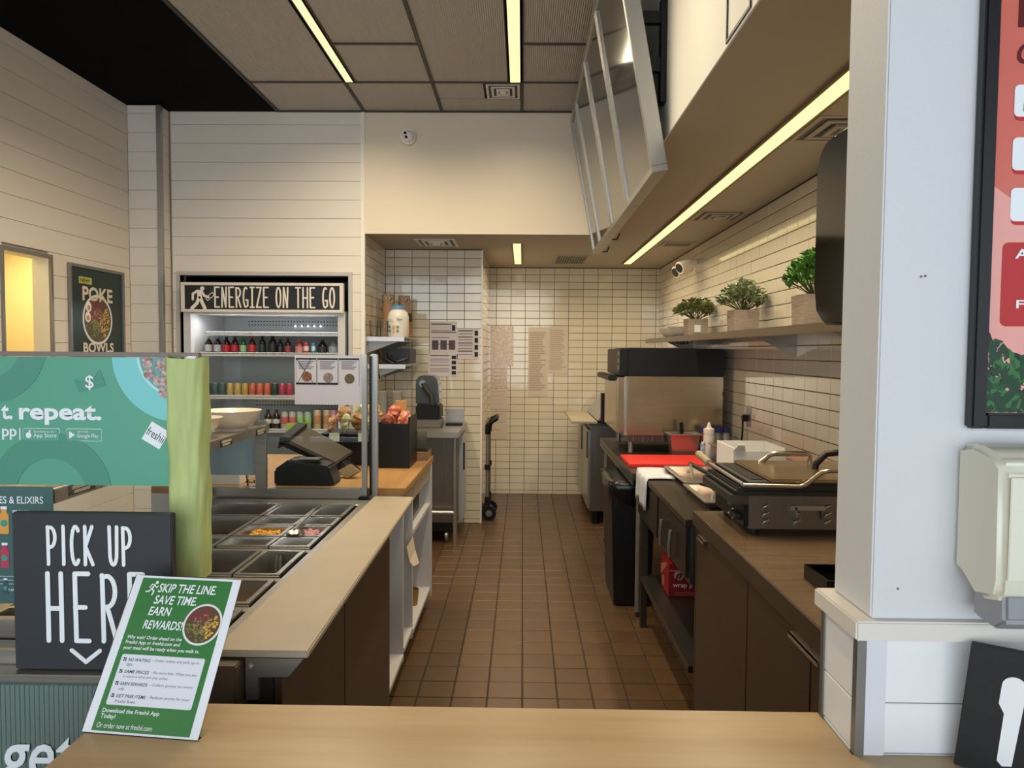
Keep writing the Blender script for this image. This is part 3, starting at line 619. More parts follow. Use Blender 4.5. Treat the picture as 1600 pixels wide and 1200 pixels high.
# food pans
PAN = mat('pan_steel', (168,164,158), .26, .85)
def pan(label, x0, x1, y0, y1, d, z=.894, food=None, lab=None):
    t = thing('food_pan', label, 'food pan', ((x0+x1)/2, (y0+y1)/2, z-d), 'steel pans in the salad station')
    i = .014; k = .012
    m = MB(); o = [(x0+i,y0+i),(x1-i,y0+i),(x1-i,y1-i),(x0+i,y1-i)]; b = [(x0+i+k,y0+i+k),(x1-i-k,y0+i+k),(x1-i-k,y1-i-k),(x0+i+k,y1-i-k)]
    vs = [(x,y,z) for x,y in o]+[(x,y,z-d) for x,y in b]+[(x0,y0,z),(x1,y0,z),(x1,y1,z),(x0,y1,z)]+[(x0,y0,z-.008),(x1,y0,z-.008),(x1,y1,z-.008),(x0,y1,z-.008)]
    m.add(vs, [(0,1,5,4),(1,2,6,5),(2,3,7,6),(3,0,4,7),(4,5,6,7),(8,9,1,0),(9,10,2,1),(10,11,3,2),(11,8,0,3),(8,12,13,9),(9,13,14,10),(10,14,15,11),(11,15,12,8)])
    m.build('pan_shell', PAN, t)
    if food:
        c, n, s_, h = food; f = MB(); rn = random.Random(int(x0*1000)+int(y0*777))
        f.box(x0+i+k*.6, x1-i-k*.6, y0+i+k*.6, y1-i-k*.6, z-d*.95, z-d+h*.8)
        for _ in range(n):
            q = V((rn.uniform(x0+.04,x1-.04), rn.uniform(y0+.04,y1-.04), z-d+h*rn.uniform(.8,1.15)))
            M3 = Matrix.Rotation(rn.uniform(0,6),3,(rn.random(),rn.random(),rn.random())); e = [M3@V(w)*s_*rn.uniform(.7,1.2) for w in ((-1,-.6,-.4),(1,-.6,-.4),(1,.6,-.4),(-1,.6,-.4),(-1,-.6,.4),(1,-.6,.4),(1,.6,.4),(-1,.6,.4))]
            f.hexa([q+w for w in e])
        f.build('food', mat('food_'+lab, c, .5, noise=.25, nscale=70), t, kind='stuff', label=lab)
    return t
c1, c2, c3, c0 = -.722, -.866, -1.05, -1.34
def row(y0, y1, specs):
    for (x0,x1),sp in zip(((c1,c2),(c2,c3),(c3,c0)), specs):
        if sp: pan(sp[0], x1+.003, x0-.003, y0+.003, y1-.003, *sp[1:])
row(2.89, 3.13, [('empty deep steel pan at the far right corner of the salad station',.15),('empty deep steel pan in the middle of the farthest row',.15),('empty deep steel pan at the far left of the salad station',.15)])
row(2.74, 2.88, [('small empty pan by the cutting board behind the diced onion',.10),('small empty pan behind the yellow corn',.10),None])
row(2.57, 2.735, [('pan of diced red onion with a serving spoon beside cutting board',.09,.894,((196,150,156),520,.006,.072),'diced red onion'),('pan of yellow corn in the middle of the salad station',.09,.894,((214,160,52),380,.0065,.07),'yellow corn'),None])
row(2.435, 2.565, [('shallow empty pan in front of the diced onion',.07),('pan with a few pale scraps in front of the corn',.07,.894,((206,190,120),26,.009,.004),'pale vegetable scraps'),None])
pan('reddish food pan at the left behind the lime sleeve', c0, c3-.003, 2.57, 2.885, .10, .894, ((96,34,26),30,.01,.03), 'dark red filling')
pan('low empty pan in front of the reddish food pan', c0, c3-.003, 2.437, 2.565, .08)
row(2.125, 2.395, [('deep empty pan in the second bay beside the cutting board',.16),('deep empty pan in the second bay, middle',.16),('deep empty pan in the second bay, far left',.16)])
pan('pan with a yellow lump in the third bay beside the cutting board', c2-.06, c1, 1.88, 2.085, .10, .894, ((206,170,70),14,.012,.01), 'yellow pepper pieces')
pan('empty pan in the third bay left of the yellow lump', c0, c2-.065, 1.88, 2.085, .10)
pan('nearest full width steel pan behind the pick up sign', c0, c1, 1.65, 1.84, .12)
t = thing('serving_spoon', 'steel spoodle lying across the corn and onion pans', 'spoon', (-.86, 2.62, .9))
MB().lathe((-.825,2.60,.875), [(.0001,0),(.02,.003),(.031,.014),(.034,.028),(.031,.027),(.018,.008),(.0001,.005)], 20).build('bowl', PAN, t, smooth=50)
MB().tube([(-.838,2.63,.902),(-.845,2.70,.904),(-.85,2.86,.906),(-.855,2.93,.91)], .006, 8).build('handle', PAN, t, smooth=60)
t = thing('spring_tongs', 'pair of steel tongs standing in the second bay pan', 'tongs', (-.80, 2.3, .76))
MB().tube([(-.80,2.36,.885),(-.79,2.33,.80),(-.785,2.30,.745)], .005, 6).build('arm', PAN, t); MB().tube([(-.812,2.36,.885),(-.806,2.33,.80),(-.80,2.30,.745)], .005, 6).build('arm', PAN, t)
# sneeze guards
def rail(a, b): return MB().box(*a, *b)
t = thing('sneeze_guard', 'far clear sneeze guard in an aluminium frame behind the pans', 'sneeze guard', (-1.1, 3.3, .888), 'sneeze guards of the salad station')
B(-1.60, -.72, 3.296, 3.302, .93, 1.545).build('glass_pane', GLASS, t)
B(-1.60, -.735, 3.27, 3.325, .87, .93).build('bottom_rail', STEEL, t, bevel=.004)
B(-.735, -.712, 3.285, 3.315, .89, 1.55).build('edge_profile', ALU, t, bevel=.003)
B(-.700, -.668, 3.31, 3.345, .80, 1.55).build('post', ALU, t, bevel=.004)
B(-.70, -.690, 3.29, 3.31, .9, 1.54).build('seal', BLK, t)
B(-.745, -.70, 3.255, 3.29, .878, .898).build('foot_clamp', BLK, t, bevel=.004)
B(-1.218, -1.168, 3.262, 3.285, .93, 1.24).build('shelf_post', STEEL, t, bevel=.003)
t = thing('sneeze_guard', 'near clear sneeze guard carrying the green repeat poster', 'sneeze guard', (-1.3, 1.66, .888), 'sneeze guards of the salad station')
B(-1.95, -.775, 1.657, 1.663, .93, 1.55).build('glass_pane', GLASS, t)
B(-1.95, -.745, 1.652, 1.668, 1.549, 1.560).build('top_edge', mat('grey_brown_edge',(128,112,104),.5), t)
B(-.775, -.748, 1.648, 1.672, .888, 1.552).build('post', ALU, t, bevel=.003)
B(-1.95, -.745, 1.645, 1.675, .888, .932).build('bottom_rail', STEEL, t, bevel=.003)
# green poster on the near guard
GP = Fr((-1.93, 1.6555, 1.250), (1,0,0), (0,0,1)); PW, PH = 1.12, .298
t = thing('green_poster', 'large green app poster with bowl of energy bites on near sneeze guard', 'poster', (-1.37, 1.655, 1.25))
sh = bar(GP, 0, PW, 0, PH, 0, .001).build('poster_sheet', mat('mint_green_print',(88,164,136),.45), t)
DGN = mat('deep_teal_green_print', (76,146,124), .45); CYA = mat('cyan_print', (126,206,206), .45)
mb = MB(); GP.ring(mb, .835, -.02, .082, .142, .0014, 5, 175, 40, (0,PW,0,PH)); mb.build('dark_ring', DGN, sh)
mb = MB(); GP.ring(mb, .695, .325, .075, .135, .0014, 180, 360, 40, (0,PW,0,PH)); mb.build('dark_ring', DGN, sh)
cu, cv = 1.135, .302
mb = MB(); GP.ring(mb, cu, cv, 0, .152, .0015, 180, 270, 24, (0,PW,0,PH)); mb.build('cyan_circle', CYA, sh)
mb = MB(); GP.ring(mb, cu, cv, .088, .094, .0022, 180, 270, 24, (0,PW,0,PH)); mb.build('plate_rim', mat('pale_cyan_print',(176,228,230),.4), sh)
mb = MB(); GP.ring(mb, cu, cv, 0, .088, .0020, 180, 270, 24, (0,PW,0,PH)); mb.build('plate', mat('plate_print',(98,160,158),.45), sh)
for u,v in ((1.066,.287),(1.096,.280),(1.113,.2885),(1.069,.260),(1.112,.262),(1.091,.244),(1.113,.240),(1.103,.218)):
    mb = MB(); r = .0128; GP.poly(mb, [(min(u+r*math.cos(math.radians(a)),PW), min(v+r*math.sin(math.radians(a)),PH)) for a in range(0,360,20)], .0026+u*.0003); mb.build('energy_bite', mat('energy_bite_print',(222,192,186),.5,noise=.5,nscale=160,c2=(120,84,76)), sh)
GP.text('t.', .722, .152, .026, .034, WINK, sh, bold=.03); GP.text('repeat.', .763, .140, .193, .046, WINK, sh, bold=.03); [GP.text('p', u_, .1045, .0162, .0255, WINK, sh, bold=.012) for u_ in (.7225,.7405)]
mb = MB(); GP.rect(mb, .763, .7655, .104, .132); mb.build('divider', WINK, sh)
for u0,u1,a_,b_ in ((.772,.858,'Download on the','App Store'),(.874,.956,'GET IT ON','Google Play')):
    mb = MB(); GP.rect(mb, u0, u1, .103, .132, .0012, .004); mb.build('badge_outline', WINK, sh)
    mb = MB(); GP.rect(mb, u0+.001, u1-.001, .104, .131, .0021, .0035); mb.build('badge_fill', MATS['mint_green_print'], sh)
    GP.text(a_, u0+.026, .1225, (u1-u0)*.55 if a_[0]=='D' else .025, .0045, WINK, sh, n=.0034, name='badge_lettering'); GP.text(b_, u0+.025, .1085, u1-u0-.032, .012, WINK, sh, n=.0034, name='badge_lettering')
mb = MB(); GP.disc(mb, .786, .116, .0065, .007, .003); GP.disc(mb, .7885, .1255, .002, .003, .003); mb.build('apple_symbol', WINK, sh)
mb = MB(); GP.poly(mb, [(.881,.109),(.881,.126),(.895,.1175)], .003); mb.build('play_symbol', WINK, sh)
mb = MB(); GP.poly(mb, [(.893,.247),(.955,.268),(.968,.232),(.905,.216)], .0015); mb.build('banknote', DGN, sh)
mb = MB(); GP.poly(mb, [(.893,.247),(.955,.268),(.928,.238)], .0024); mb.build('banknote_fold', mat('mid_green_print',(84,160,132),.45), sh)
GP.text('$', .921, .222, .020, .034, WINK, sh, n=.004, bold=.01)
mb = MB(); cx_, cy_, r_ = 1.082, .118, .0345; a0 = math.radians(-31)
GP.poly(mb, [(cx_+r_*1.32*math.cos(a0+math.pi/4+k*math.pi/2)*.74, cy_+r_*1.32*math.sin(a0+math.pi/4+k*math.pi/2)*.74) for k in range(4)], .0016); mb.build('logo_square', WINK, sh)
LF = Fr(GP.p(cx_,cy_,0), (math.cos(a0),0,math.sin(a0)), (-math.sin(a0),0,math.cos(a0))); LF.text('freshii', -.022, -.009, .044, .020, mat('dark_green_print',(32,70,56),.5), sh, n=.003)
# elixirs poster
EF = Fr((-1.93, 1.6555, .968), (1,0,0), (0,0,1))
t = thing('drinks_poster', 'dark teal juices and elixirs poster under the green poster', 'poster', (-1.5, 1.655, .968))
sh = bar(EF, 0, .838, 0, .277, 0, .001).build('poster_sheet', mat('dark_teal_print',(62,98,96),.45), t)
EF.text('ES & ELIXIRS', .712, .237, .103, .017, WINK, sh, bold=.008)
for v,c,h in ((.165,(226,160,70),.068),(.085,(190,56,84),.062),(.022,(60,80,92),.040)):
    mb = MB(); EF.rect(mb, .722-h*.16, .722+h*.16, v, v+h*.72, .0012, .004); mb.build('printed_bottle', mat('bottle_print_%d' % int(v*1000), c, .45), sh)
    mb = MB(); EF.rect(mb, .722-h*.10, .722+h*.10, v+h*.70, v+h*.86, .0013, .002); mb.build('printed_neck', MATS['bottle_print_%d' % int(v*1000)], sh)
    mb = MB(); EF.rect(mb, .722-h*.11, .722+h*.11, v+h*.86, v+h*.96, .0014, .001); mb.build('printed_cap', WINK, sh)
    mb = MB(); EF.disc(mb, .722, v+h*.38, h*.12, n=.0022, k=16); mb.build('printed_badge', mat('badge_teal',(70,150,140),.5), sh)
EF.text('get glowing', .742, .214, .040, .010, WINK, sh, bold=.01); EF.text('and enjoy!', .716, .028, .042, .009, WINK, sh, bold=.01)
mb = MB()
for k in range(7): EF.rect(mb, .742, .768, .150+k*.008, .1535+k*.008)
for k in range(5): EF.rect(mb, .742, .768, .085+k*.009, .0885+k*.009)
for k in range(3): EF.rect(mb, .70, .80, .046+k*.009, .0475+k*.009)
mb.build('small_print_lines', mat('pale_teal_print',(170,196,192),.5), sh, kind='stuff')
# lime sleeve
mb = MB(); rn = random.Random(5); n = 28; rows_ = 30
for j in range(rows_+1):
    z = lerp(1.036, 1.549, j/rows_)
    for k in range(n):
        a = 2*math.pi*k/n; c_, s_ = math.cos(a), math.sin(a)
        x = -.774+.041*math.copysign(abs(c_)**.5, c_); y = 1.66+.034*math.copysign(abs(s_)**.6, s_)
        w = .0028*math.sin(3.1*a+z*5)+.0018*math.sin(7*a-z*23)+.0016*math.sin(z*41+a*2)
        mb.v.append(V((x+w*c_+.004*(1.3-z)*0, y+w*s_, z+.004*math.sin(a*2+1)*(j == rows_))))
for j in range(rows_): mb.f += [[j*n+k, j*n+(k+1)%n, (j+1)*n+(k+1)%n, (j+1)*n+k] for k in range(n)]
mb.build('lime_sleeve', mat('lime_crepe_paper',(184,197,128),.6,noise=.10,nscale=7,stretch=(8,8,1),bump=.15,bscale=18), label='lime green wrinkled paper sleeve around the sneeze guard post', cat='sleeve', smooth=70)
# pick up sign
t = thing('pickup_sign', 'square black pick up here sign with white handwriting on steel ledge', 'sign', (-.915, 1.52, .877))
KF = Fr((-1.088, 1.512, .877), (1,0,0), (0,0,1))
bd = bar(KF, 0, .343, 0, .340, -.022, 0).build('board', mat('chalk_black_board',(46,47,51),.6), t, bevel=.002)
strokes(KF, bd, WINK, 'PICK UP', .078, .230, .178, .082, .013, .0075)
strokes(KF, bd, WINK, 'HERE', .076, .064, .205, .146, .030, .010)
mb = MB(); KF.stroke(mb, [(.125,.043),(.155,.018),(.186,.043)], .009); mb.build('down_chevron', WINK, bd)
# ledge and ribbed counter front
t = thing('counter_front', 'ribbed green service counter front with steel ledge and lettering', 'counter', (-1.4, 1.5, 0))
B(-1.95, -.71, 1.488, 1.556, .858, .875).build('ledge', STEEL, t, bevel=.003)
B(-1.95, -.72, 1.540, 1.558, .875, .905).build('ledge_upstand', STEEL, t, bevel=.003)
B(-1.95, -.72, 1.497, 1.55, .06, .857).build('backing', mat('green_grey_panel',(74,88,82),.5), t)
mb = MB(); x = -1.95
while x < -.73:
    mb.prism([(x,1.497,.06),(x+.004,1.493,.06),(x+.008,1.497,.06)], (0,0,.79)); x += .0105
mb.build('ribs', mat('green_grey_rib',(128,146,138),.45), t, kind='stuff')
CF = Fr((-1.20, 1.492, .70), (1,0,0), (0,0,1)); CF.text('get', .085, -.088, .170, .128, WINK, t, n=.002, bold=.012, shear=.2)
# over shelf with bowls
t = thing('over_shelf', 'stainless over shelf with label strip above the salad pans', 'shelf', (-1.25, 2.5, 1.2))
B(-1.47, -1.155, 1.75, 3.258, 1.205, 1.222).build('shelf_plate', STEEL, t, bevel=.002, seg=1)
MB().prism([(-1.155,1.75,1.185),(-1.150,1.75,1.185),(-1.150,3.258,1.195),(-1.155,3.258,1.195)], (0,0,.034)).build('front_lip', STEEL, t)
LB = mat('label_strip', (52,46,42), .5)
for y in (1.86, 2.20, 2.55, 2.78, 3.15):
    b = B(-1.1495, -1.148, y-.055, y+.055, 1.192, 1.219).build('name_label', LB, t); WF = Fr((-1.148, y-.05, 1.194), (0,1,0), (0,0,1))
    mb = MB(); WF.rect(mb, .004, .096, .013, .022, .0003); WF.rect(mb, .012, .08, .002, .010, .0003); mb.build('label_text_block', mat('pale_label_print',(190,178,160),.6), b)
for x,y in ((-1.45,3.22),(-1.45,1.78)): B(x-.02, x+.02, y-.02, y+.02, .888, 1.205).build('shelf_leg', STEEL, t)
def bowl(label, x, y, z, r, h, group='white bowls', name='serving_bowl'):
    MB().lathe((x,y,z), [(.0001,0),(r*.5,0),(r*.5,h*.12),(r*.62,h*.2),(r*.85,h*.55),(r*.97,h*.93),(r,h),(r*.965,h*.98),(r*.82,h*.6),(r*.5,h*.2),(.0001,h*.15)], 32).build(name, CERAM, smooth=45, label=label, cat='bowl', group=group)
bowl('large white serving bowl on the over shelf behind the lime sleeve', -1.235, 3.05, 1.2225, .122, .086)
bowl('smaller white serving bowl on the over shelf nearest the lime sleeve', -1.285, 2.79, 1.2225, .112, .078)
t = thing('plastic_cup', 'clear plastic cup with printed logo behind the pans', 'cup', (-1.27, 3.40, .925))
MB().lathe((-1.27,3.41,.9205), [(.0001,0),(.040,0),(.050,.075),(.053,.078),(.050,.079),(.047,.075),(.038,.003),(.0001,.003)], 24).build('cup', CLEAR, t, smooth=45)
mb = MB(); 
for k in range(7):
    a = math.radians(230+k*13); mb.box(-1.27+.0475*math.cos(a)-.003, -1.27+.0475*math.cos(a)+.003, 3.41+.0475*math.sin(a)-.001, 3.41+.0475*math.sin(a), .937, .937+.008+.008*(k%3==1))
mb.build('printed_logo', INK, t)
# menu sheet taped to the far guard
t = thing('recipe_sheet', 'white recipe sheet with crossed out column taped on far glass', 'paper', (-.89, 3.295, 1.316))
RF = Fr((-1.043, 3.2945, 1.316), (1,0,0), (0,0,1)); w, h = .304, .226
sh = bar(RF, 0, w, 0, h, 0, .0006).build('sheet', PAPER, t)
for k in range(3):
    u = .006+k*.098; v0 = .118-.0*k
    mb = MB(); RF.rect(mb, u, u+.094, .206, .213, .0008)
    if k < 2: RF.rect(mb, u, u+.094, .092, .101, .0008)
    RF.stroke(mb, [(u,.092),(u,.213),(u+.094,.213),(u+.094,.092)], .001, .0008); mb.build('black_rule', INK, sh)
    mb = MB()
    for j in range(5): RF.rect(mb, u+.012, u+.082-.01*(j%3), .196-j*.008, .199-j*.008, .0008)
    mb.build('text_lines', GINK, sh, kind='stuff')
    mb = MB(); RF.disc(mb, u+.05, .128-.004*k, .023, n=.0009); mb.build('dish_photo', mat('dish_print_%d' % k, ((150,96,66),(150,132,120),(104,88,60))[k], .5, noise=.4, nscale=110), sh)
mb = MB(); RF.stroke(mb, [(.008,.21),(.09,.095)], .0022, .0022); RF.stroke(mb, [(.075,.21),(.012,.095)], .0022, .0022); mb.build('cross_out', INK, sh)
# ============================================================ FAR SERVICE COUNTER WITH CUBBIES
t = thing('cubby_counter', 'white open cubby counter with honey wood top behind the salad station', 'counter', (-.95, 3.7, 0))
B(-1.75, -.545, 3.36, 4.42, .885, .92).build('wood_top', WOODM, t, bevel=.003)
B(-1.75, -1.12, 3.36, 4.40, .06, .885).build('back_body', WLAM, t)
for a in ((-.70, -.56, 2.885, 2.905, .08, .87),(-1.12, -.56, 3.375, 3.40, .08, .885),(-1.12, -.56, 3.66, 3.685, .08, .885),(-1.12, -.55, 4.36, 4.40, .06, .885)): B(*a).build('upright_panel', WLAM, t)
for y0,y1,z,xb in ((2.905,3.375,.10,-.70),(3.40,3.66,.12,-1.12),(3.685,4.36,.10,-1.12)):
    B(xb, -.556, y0, y1, z, z+.02).build('bottom_shelf', WLAM, t); B(xb, xb+.015, y0, y1, z+.02, .86).build('rear_panel', WLAM, t)
    B(xb+.016, -.556, y0, y1, .80, .868).build('apron', CUTB, t)
B(-1.10, -.556, 3.685, 4.36, .62, .64).build('mid_shelf', WLAM, t)
B(-.69, -.60, 2.9, 4.38, 0, .08).build('plinth', BLK, t)
B(-.78, -.60, 3.76, 4.2, .6405, .755).build('card_printer', BLK, bevel=.008, label='black receipt machine in the upper cubby of the white counter', cat='printer')
MB().add([(-.552,3.64,.62),(-.552,3.44,.62),(-.54,3.64,.55),(-.54,3.46,.54),(-.515,3.61,.49),(-.525,3.49,.51)], [(0,1,3,2),(2,3,5,4)]).build('loose_paper', PAPERW, label='curled brown paper sheet sticking out of the narrow cubby', cat='paper')
t = thing('wicker_cup', 'small brown ridged cup on the bottom cubby shelf', 'cup', (-.62, 4.1, .12))
MB().lathe((-.62,4.05,.1205), [(.0001,0),(.032,0),(.04,.09),(.037,.09),(.03,.004),(.0001,.004)], 20).build('cup', mat('kraft',(150,112,70),.7,bump=.3,bscale=60), t, smooth=45)
t = thing('storage_bin', 'black storage bin holding cables in the nearest cubby', 'bin', (-.65, 3.1, .12))
MB().box(-.68,-.62,3.0,3.3,.1205,.13).box(-.68,-.62,3.0,3.012,.13,.42).box(-.68,-.62,3.288,3.3,.13,.42).box(-.68,-.668,3.012,3.288,.13,.42).box(-.632,-.62,3.012,3.288,.13,.42).build('bin_walls', BLK, t)
for k in range(3): MB().tube([(-.61-.003*k, 3.10+.06*math.cos(a)+.02*k, .22+.05*math.sin(a)) for a in [i*.5236 for i in range(13)]], .004, 6).build('cable_coil', GALV, t, smooth=60)
# point of sale on the far counter
t = thing('receipt_printer', 'black box shaped receipt printer on the far counter', 'printer', (-1.03, 3.62, .92))
MB().prism([(-1.18,3.40,.9205),(-1.18,3.40,.995),(-1.11,3.40,1.045),(-.92,3.40,1.012),(-.89,3.40,.9205)], (0,.15,0)).build('body', mat('navy_black_plastic',(22,24,30),.4), t, bevel=.008)
B(-1.08,-.97,3.42,3.50,1.03,1.043).build('paper_cover', DKG, t, bevel=.003)
t = thing('pos_terminal', 'tilted charcoal touchscreen till on a stand behind the glass', 'till', (-.95, 3.75, .92))
L1, B1, R1, T1 = at(437,693,Y=3.64), at(521,732,Y=3.64), at(548,713,Y=3.90), at(466,669,Y=3.90)
up_ = V((.012,0,.022))
MB().hexa([L1+up_*.5, B1+up_*.5, R1+up_*.5, T1+up_*.5, L1+up_*1.3, B1+up_*1.3, R1+up_*1.3, T1+up_*1.3]).build('screen_back', mat('grey_brown_plastic',(62,56,50),.4), t, bevel=.006)
MB().hexa([L1-up_*.3, B1-up_*.3, R1-up_*.3, T1-up_*.3, L1+up_*.48, B1+up_*.48, R1+up_*.48, T1+up_*.48]).build('screen', BLK, t, bevel=.004)
MB().hexa([B1+V((.02,-.01,-.012)), B1+V((.075,.02,.02)), B1+V((.085,.04,.02)), B1+V((.03,.01,-.012)), V((-.875,3.58,.9215)), V((-.82,3.60,.955)), V((-.81,3.62,.955)), V((-.865,3.60,.9215))]).build('customer_display', mat('taupe_display',(108,92,74),.2), t, bevel=.003)
MB().hexa([(-1.02,3.74,.9205),(-.86,3.74,.9205),(-.86,3.86,.9205),(-1.02,3.86,.9205),(-1.04,3.76,1.03),(-.95,3.76,.99),(-.95,3.84,1.0),(-1.04,3.84,1.04)]).build('stand', BLK, t, bevel=.005)
MB().hexa([L1+V((-.012,0,-.03)), L1+V((.05,0,.005)), T1+V((.05,-.02,.0)), T1+V((-.012,-.02,-.03)), L1+V((-.0,0,.035)), L1+V((.055,0,.03)), T1+V((.06,-.02,.03)), T1+V((0,-.02,.035))]).build('card_swipe', BLK, t, bevel=.004)
B(-1.72, -1.345, 3.40, 3.8, .9205, 1.0).build('white_box', mat('plain_white_card',(222,220,218),.5), label='flat white carton on the far counter behind bowls', cat='box', bevel=.002)
MB().hexa([(-1.55,3.335,.98),(-1.225,3.335,.98),(-1.225,3.341,.98),(-1.55,3.341,.98),(-1.55,3.335,1.29),(-1.225,3.335,1.29),(-1.225,3.341,1.29),(-1.55,3.341,1.29)]).build('frosted_sheet', mat('pale_blue_sheet',(176,198,206),.4), label='pale blue plastic sheet fixed behind the far sneeze guard', cat='sheet')
# snack basket
def bag(mb_r, c, s, rn):
    m = MB(); n = 8; k = 6
    for j in range(k+1):
        v = -1+2*j/k
        for i in range(n):
            a = 2*math.pi*i/n; r = math.sqrt(max(0,1-abs(v)**3))*.9+.05
            m.v.append(V((s*math.cos(a)*r*(1+rn.uniform(-.22,.22)), s*.45*math.sin(a)*r*(1+rn.uniform(-.4,.4)), s*1.25*v*(1+rn.uniform(-.1,.1)))))
    for j in range(k): m.f += [[j*n+i, j*n+(i+1)%n, (j+1)*n+(i+1)%n, (j+1)*n+i] for i in range(n)]
    m.f += [list(range(n))[::-1], [k*n+i for i in range(n)]]
    R = Matrix.Rotation(rn.uniform(-.6,.6),3,'Y') @ Matrix.Rotation(rn.uniform(-.7,.7),3,'X') @ Matrix.Rotation(rn.uniform(0,6),3,'Z')
    m.v = [R@v+V(c) for v in m.v]; return m
t = thing('wire_basket', 'dark snack basket with price cards behind the till', 'basket', (-.82, 4.12, .92))
MB().hexa([(-1.10,4.02,.9205),(-.85,4.02,.9205),(-.85,4.24,.9205),(-1.10,4.24,.9205),(-1.13,3.98,1.10),(-.82,3.98,1.10),(-.82,4.26,1.10),(-1.13,4.26,1.10)]).build('basket_body', BLK, t, bevel=.004)
for x in (-1.04,-.88): B(x-.028,x+.028,3.972,3.976,1.06,1.108).build('price_card', mat('price_card',(186,190,180),.6), t)
rn = random.Random(11)
SB = [mat('snack_%d' % i, c, .35, noise=.45, nscale=26, c2=c2_) for i,(c,c2_) in enumerate((((172,84,48),(214,190,150)),((128,122,66),(206,206,176)),((152,70,46),(196,172,112)),((168,156,110),(96,104,60))))]
nm_ = ['orange brown','olive green','rust red','pale khaki']
spots = [(-1.08,4.08,1.15),(-1.0,4.06,1.155),(-.93,4.07,1.16),(-.86,4.08,1.17),(-1.04,4.19,1.19),(-.94,4.19,1.205),(-.86,4.20,1.215)]
where = ['at the left end of','second from the left in','third from the left in','at the right end of','at the back left of','at the back middle of','at the back right of']
for k,sp in enumerate(spots):
    bag(None, sp, .045, rn).build('snack_bag', SB[k%4], label='%s wrapped snack bag %s the dark basket' % (nm_[k%4], where[k]), cat='snack bag', group='snack bags in the basket')
t = thing('chip_box', 'tall black display box of red crisp bags on wood top', 'box', (-.73, 4.05, .92))
MB().box(-.79,-.615,3.93,3.94,.9205,1.165).box(-.79,-.615,4.195,4.205,.9205,1.19).box(-.79,-.78,3.94,4.195,.9205,1.17).box(-.625,-.615,3.94,4.195,.9205,1.20).box(-.78,-.625,3.94,4.195,.9205,.93).build('box_walls', BLK, t)
RB = mat('red_crisp_bag', (158,36,26), .3, noise=.5, nscale=55, c2=(220,150,120))
for k,(x,y,z,lab) in enumerate(((-.745,4.00,1.17,'red crisp bag at the near left of the black display box'),(-.685,4.03,1.15,'red crisp bag at the near right of the black display box'),(-.735,4.12,1.20,'red crisp bag at the back of the black display box'),(-.665,4.13,1.17,'red crisp bag at the back right of the display box'))):
    bag(None, (x,y,z), .045, rn).build('crisp_bag', RB, label=lab, cat='snack bag', group='crisp bags in the display box')
B(-.735,-.672,4.17,4.194,1.10,1.275).build('cardboard_flap', mat('kraft_card',(196,146,92),.7), t)
t = thing('card_terminal', 'black payment terminal tilted on a small carton', 'payment terminal', (-.61, 4.3, .965))
MB().hexa([(-.63,4.25,.9805),(-.57,4.25,.9805),(-.57,4.30,.9805),(-.63,4.30,.9805),(-.64,4.31,1.085),(-.575,4.31,1.085),(-.575,4.335,1.075),(-.64,4.335,1.075)]).build('terminal', BLK, t, bevel=.004)
B(-.65,-.555,4.23,4.36,.9705,.981).build('foot', BLK, t, bevel=.002)
B(-.70,-.553,4.21,4.39,.9205,.970).build('small_carton', mat('printed_carton',(98,86,76),.5,noise=.4,nscale=20,c2=(170,120,64)), label='small printed carton under the payment terminal', cat='box', bevel=.002)
# ============================================================ DRINKS COOLER
t = thing('drinks_cooler', 'open drinks cooler set into the boarded wall with energize sign', 'cooler', (-2.02, 6.0, 0))
CW = mat('cooler_white', (206,206,206), .4); CG = mat('cooler_grey', (176,180,178), .45)
c = MB().box(-2.675,-2.61,5.60,6.35,.0,2.12).box(-1.43,-1.365,5.60,6.35,0,2.12).box(-2.61,-1.43,5.60,6.35,1.99,2.12)
B(-2.64,-2.585,5.60,6.35,.25,1.86).build('side_panel', CW, t); B(-1.435,-1.38,5.60,6.35,.25,1.86).build('side_panel', CW, t)
B(-2.585,-1.435,5.62,6.35,1.84,1.88).build('top_panel', CW, t); B(-2.64,-1.38,5.58,6.35,0,.25).build('base', DKG, t)
B(-2.66,-1.36,6.0,6.02,1.88,2.13).build('rear_dark_panel', BLK, t)
B(-2.585,-1.435,6.22,6.24,.25,1.84).build('back_panel', CG, t)
pm = MB()
for k in range(34):
    for j in range(2): pm.cyl((-2.36+k*.026,6.219,1.775+j*.03),(-2.36+k*.026,6.216,1.775+j*.03),.006,n=6)
for k in range(30):
    for j in range(2): pm.cyl((-2.30+k*.026,6.219,1.085+j*.03),(-2.30+k*.026,6.216,1.085+j*.03),.006,n=6)
pm.build('vent_holes', INK, t, kind='stuff')
ls = MB()
LEDM = mat('led_points', (255,255,255), .4, emit=(1,1,1), es=3)
for k in range(5): MB().ball((-1.96+k*.055,6.212,1.768),.007).build('led', LEDM, t)
for z,x0 in ((1.682,-2.50),(1.520,-2.55),(1.180,-2.55),(.915,-2.55)):
    s_ = B(x0,-1.44,5.70,6.2,z,z+.010).build('shelf', CW, t)
    m = MB().tube([(x0,5.692,z+.018),(-1.44,5.692,z+.018)],.004,6).tube([(x0,5.692,z-.006),(-1.44,5.692,z-.006)],.004,6)
    for k in range(60): m.cyl((lerp(x0,-1.44,(k+.5)/60),5.692,z-.006),(lerp(x0,-1.44,(k+.5)/60),5.692,z+.018),.0018,n=5)
    m.build('wire_lip', mat('wire_white',(226,226,226),.4), s_, kind='stuff')
t2 = thing('cooler_sign', 'black energize on the go sign in a white frame above cooler', 'sign', (-2.01, 5.6, 1.85))
EFm = Fr((-2.640, 5.568, 1.850), (1,0,0), (0,0,1)); sw, shh = 1.258, .228
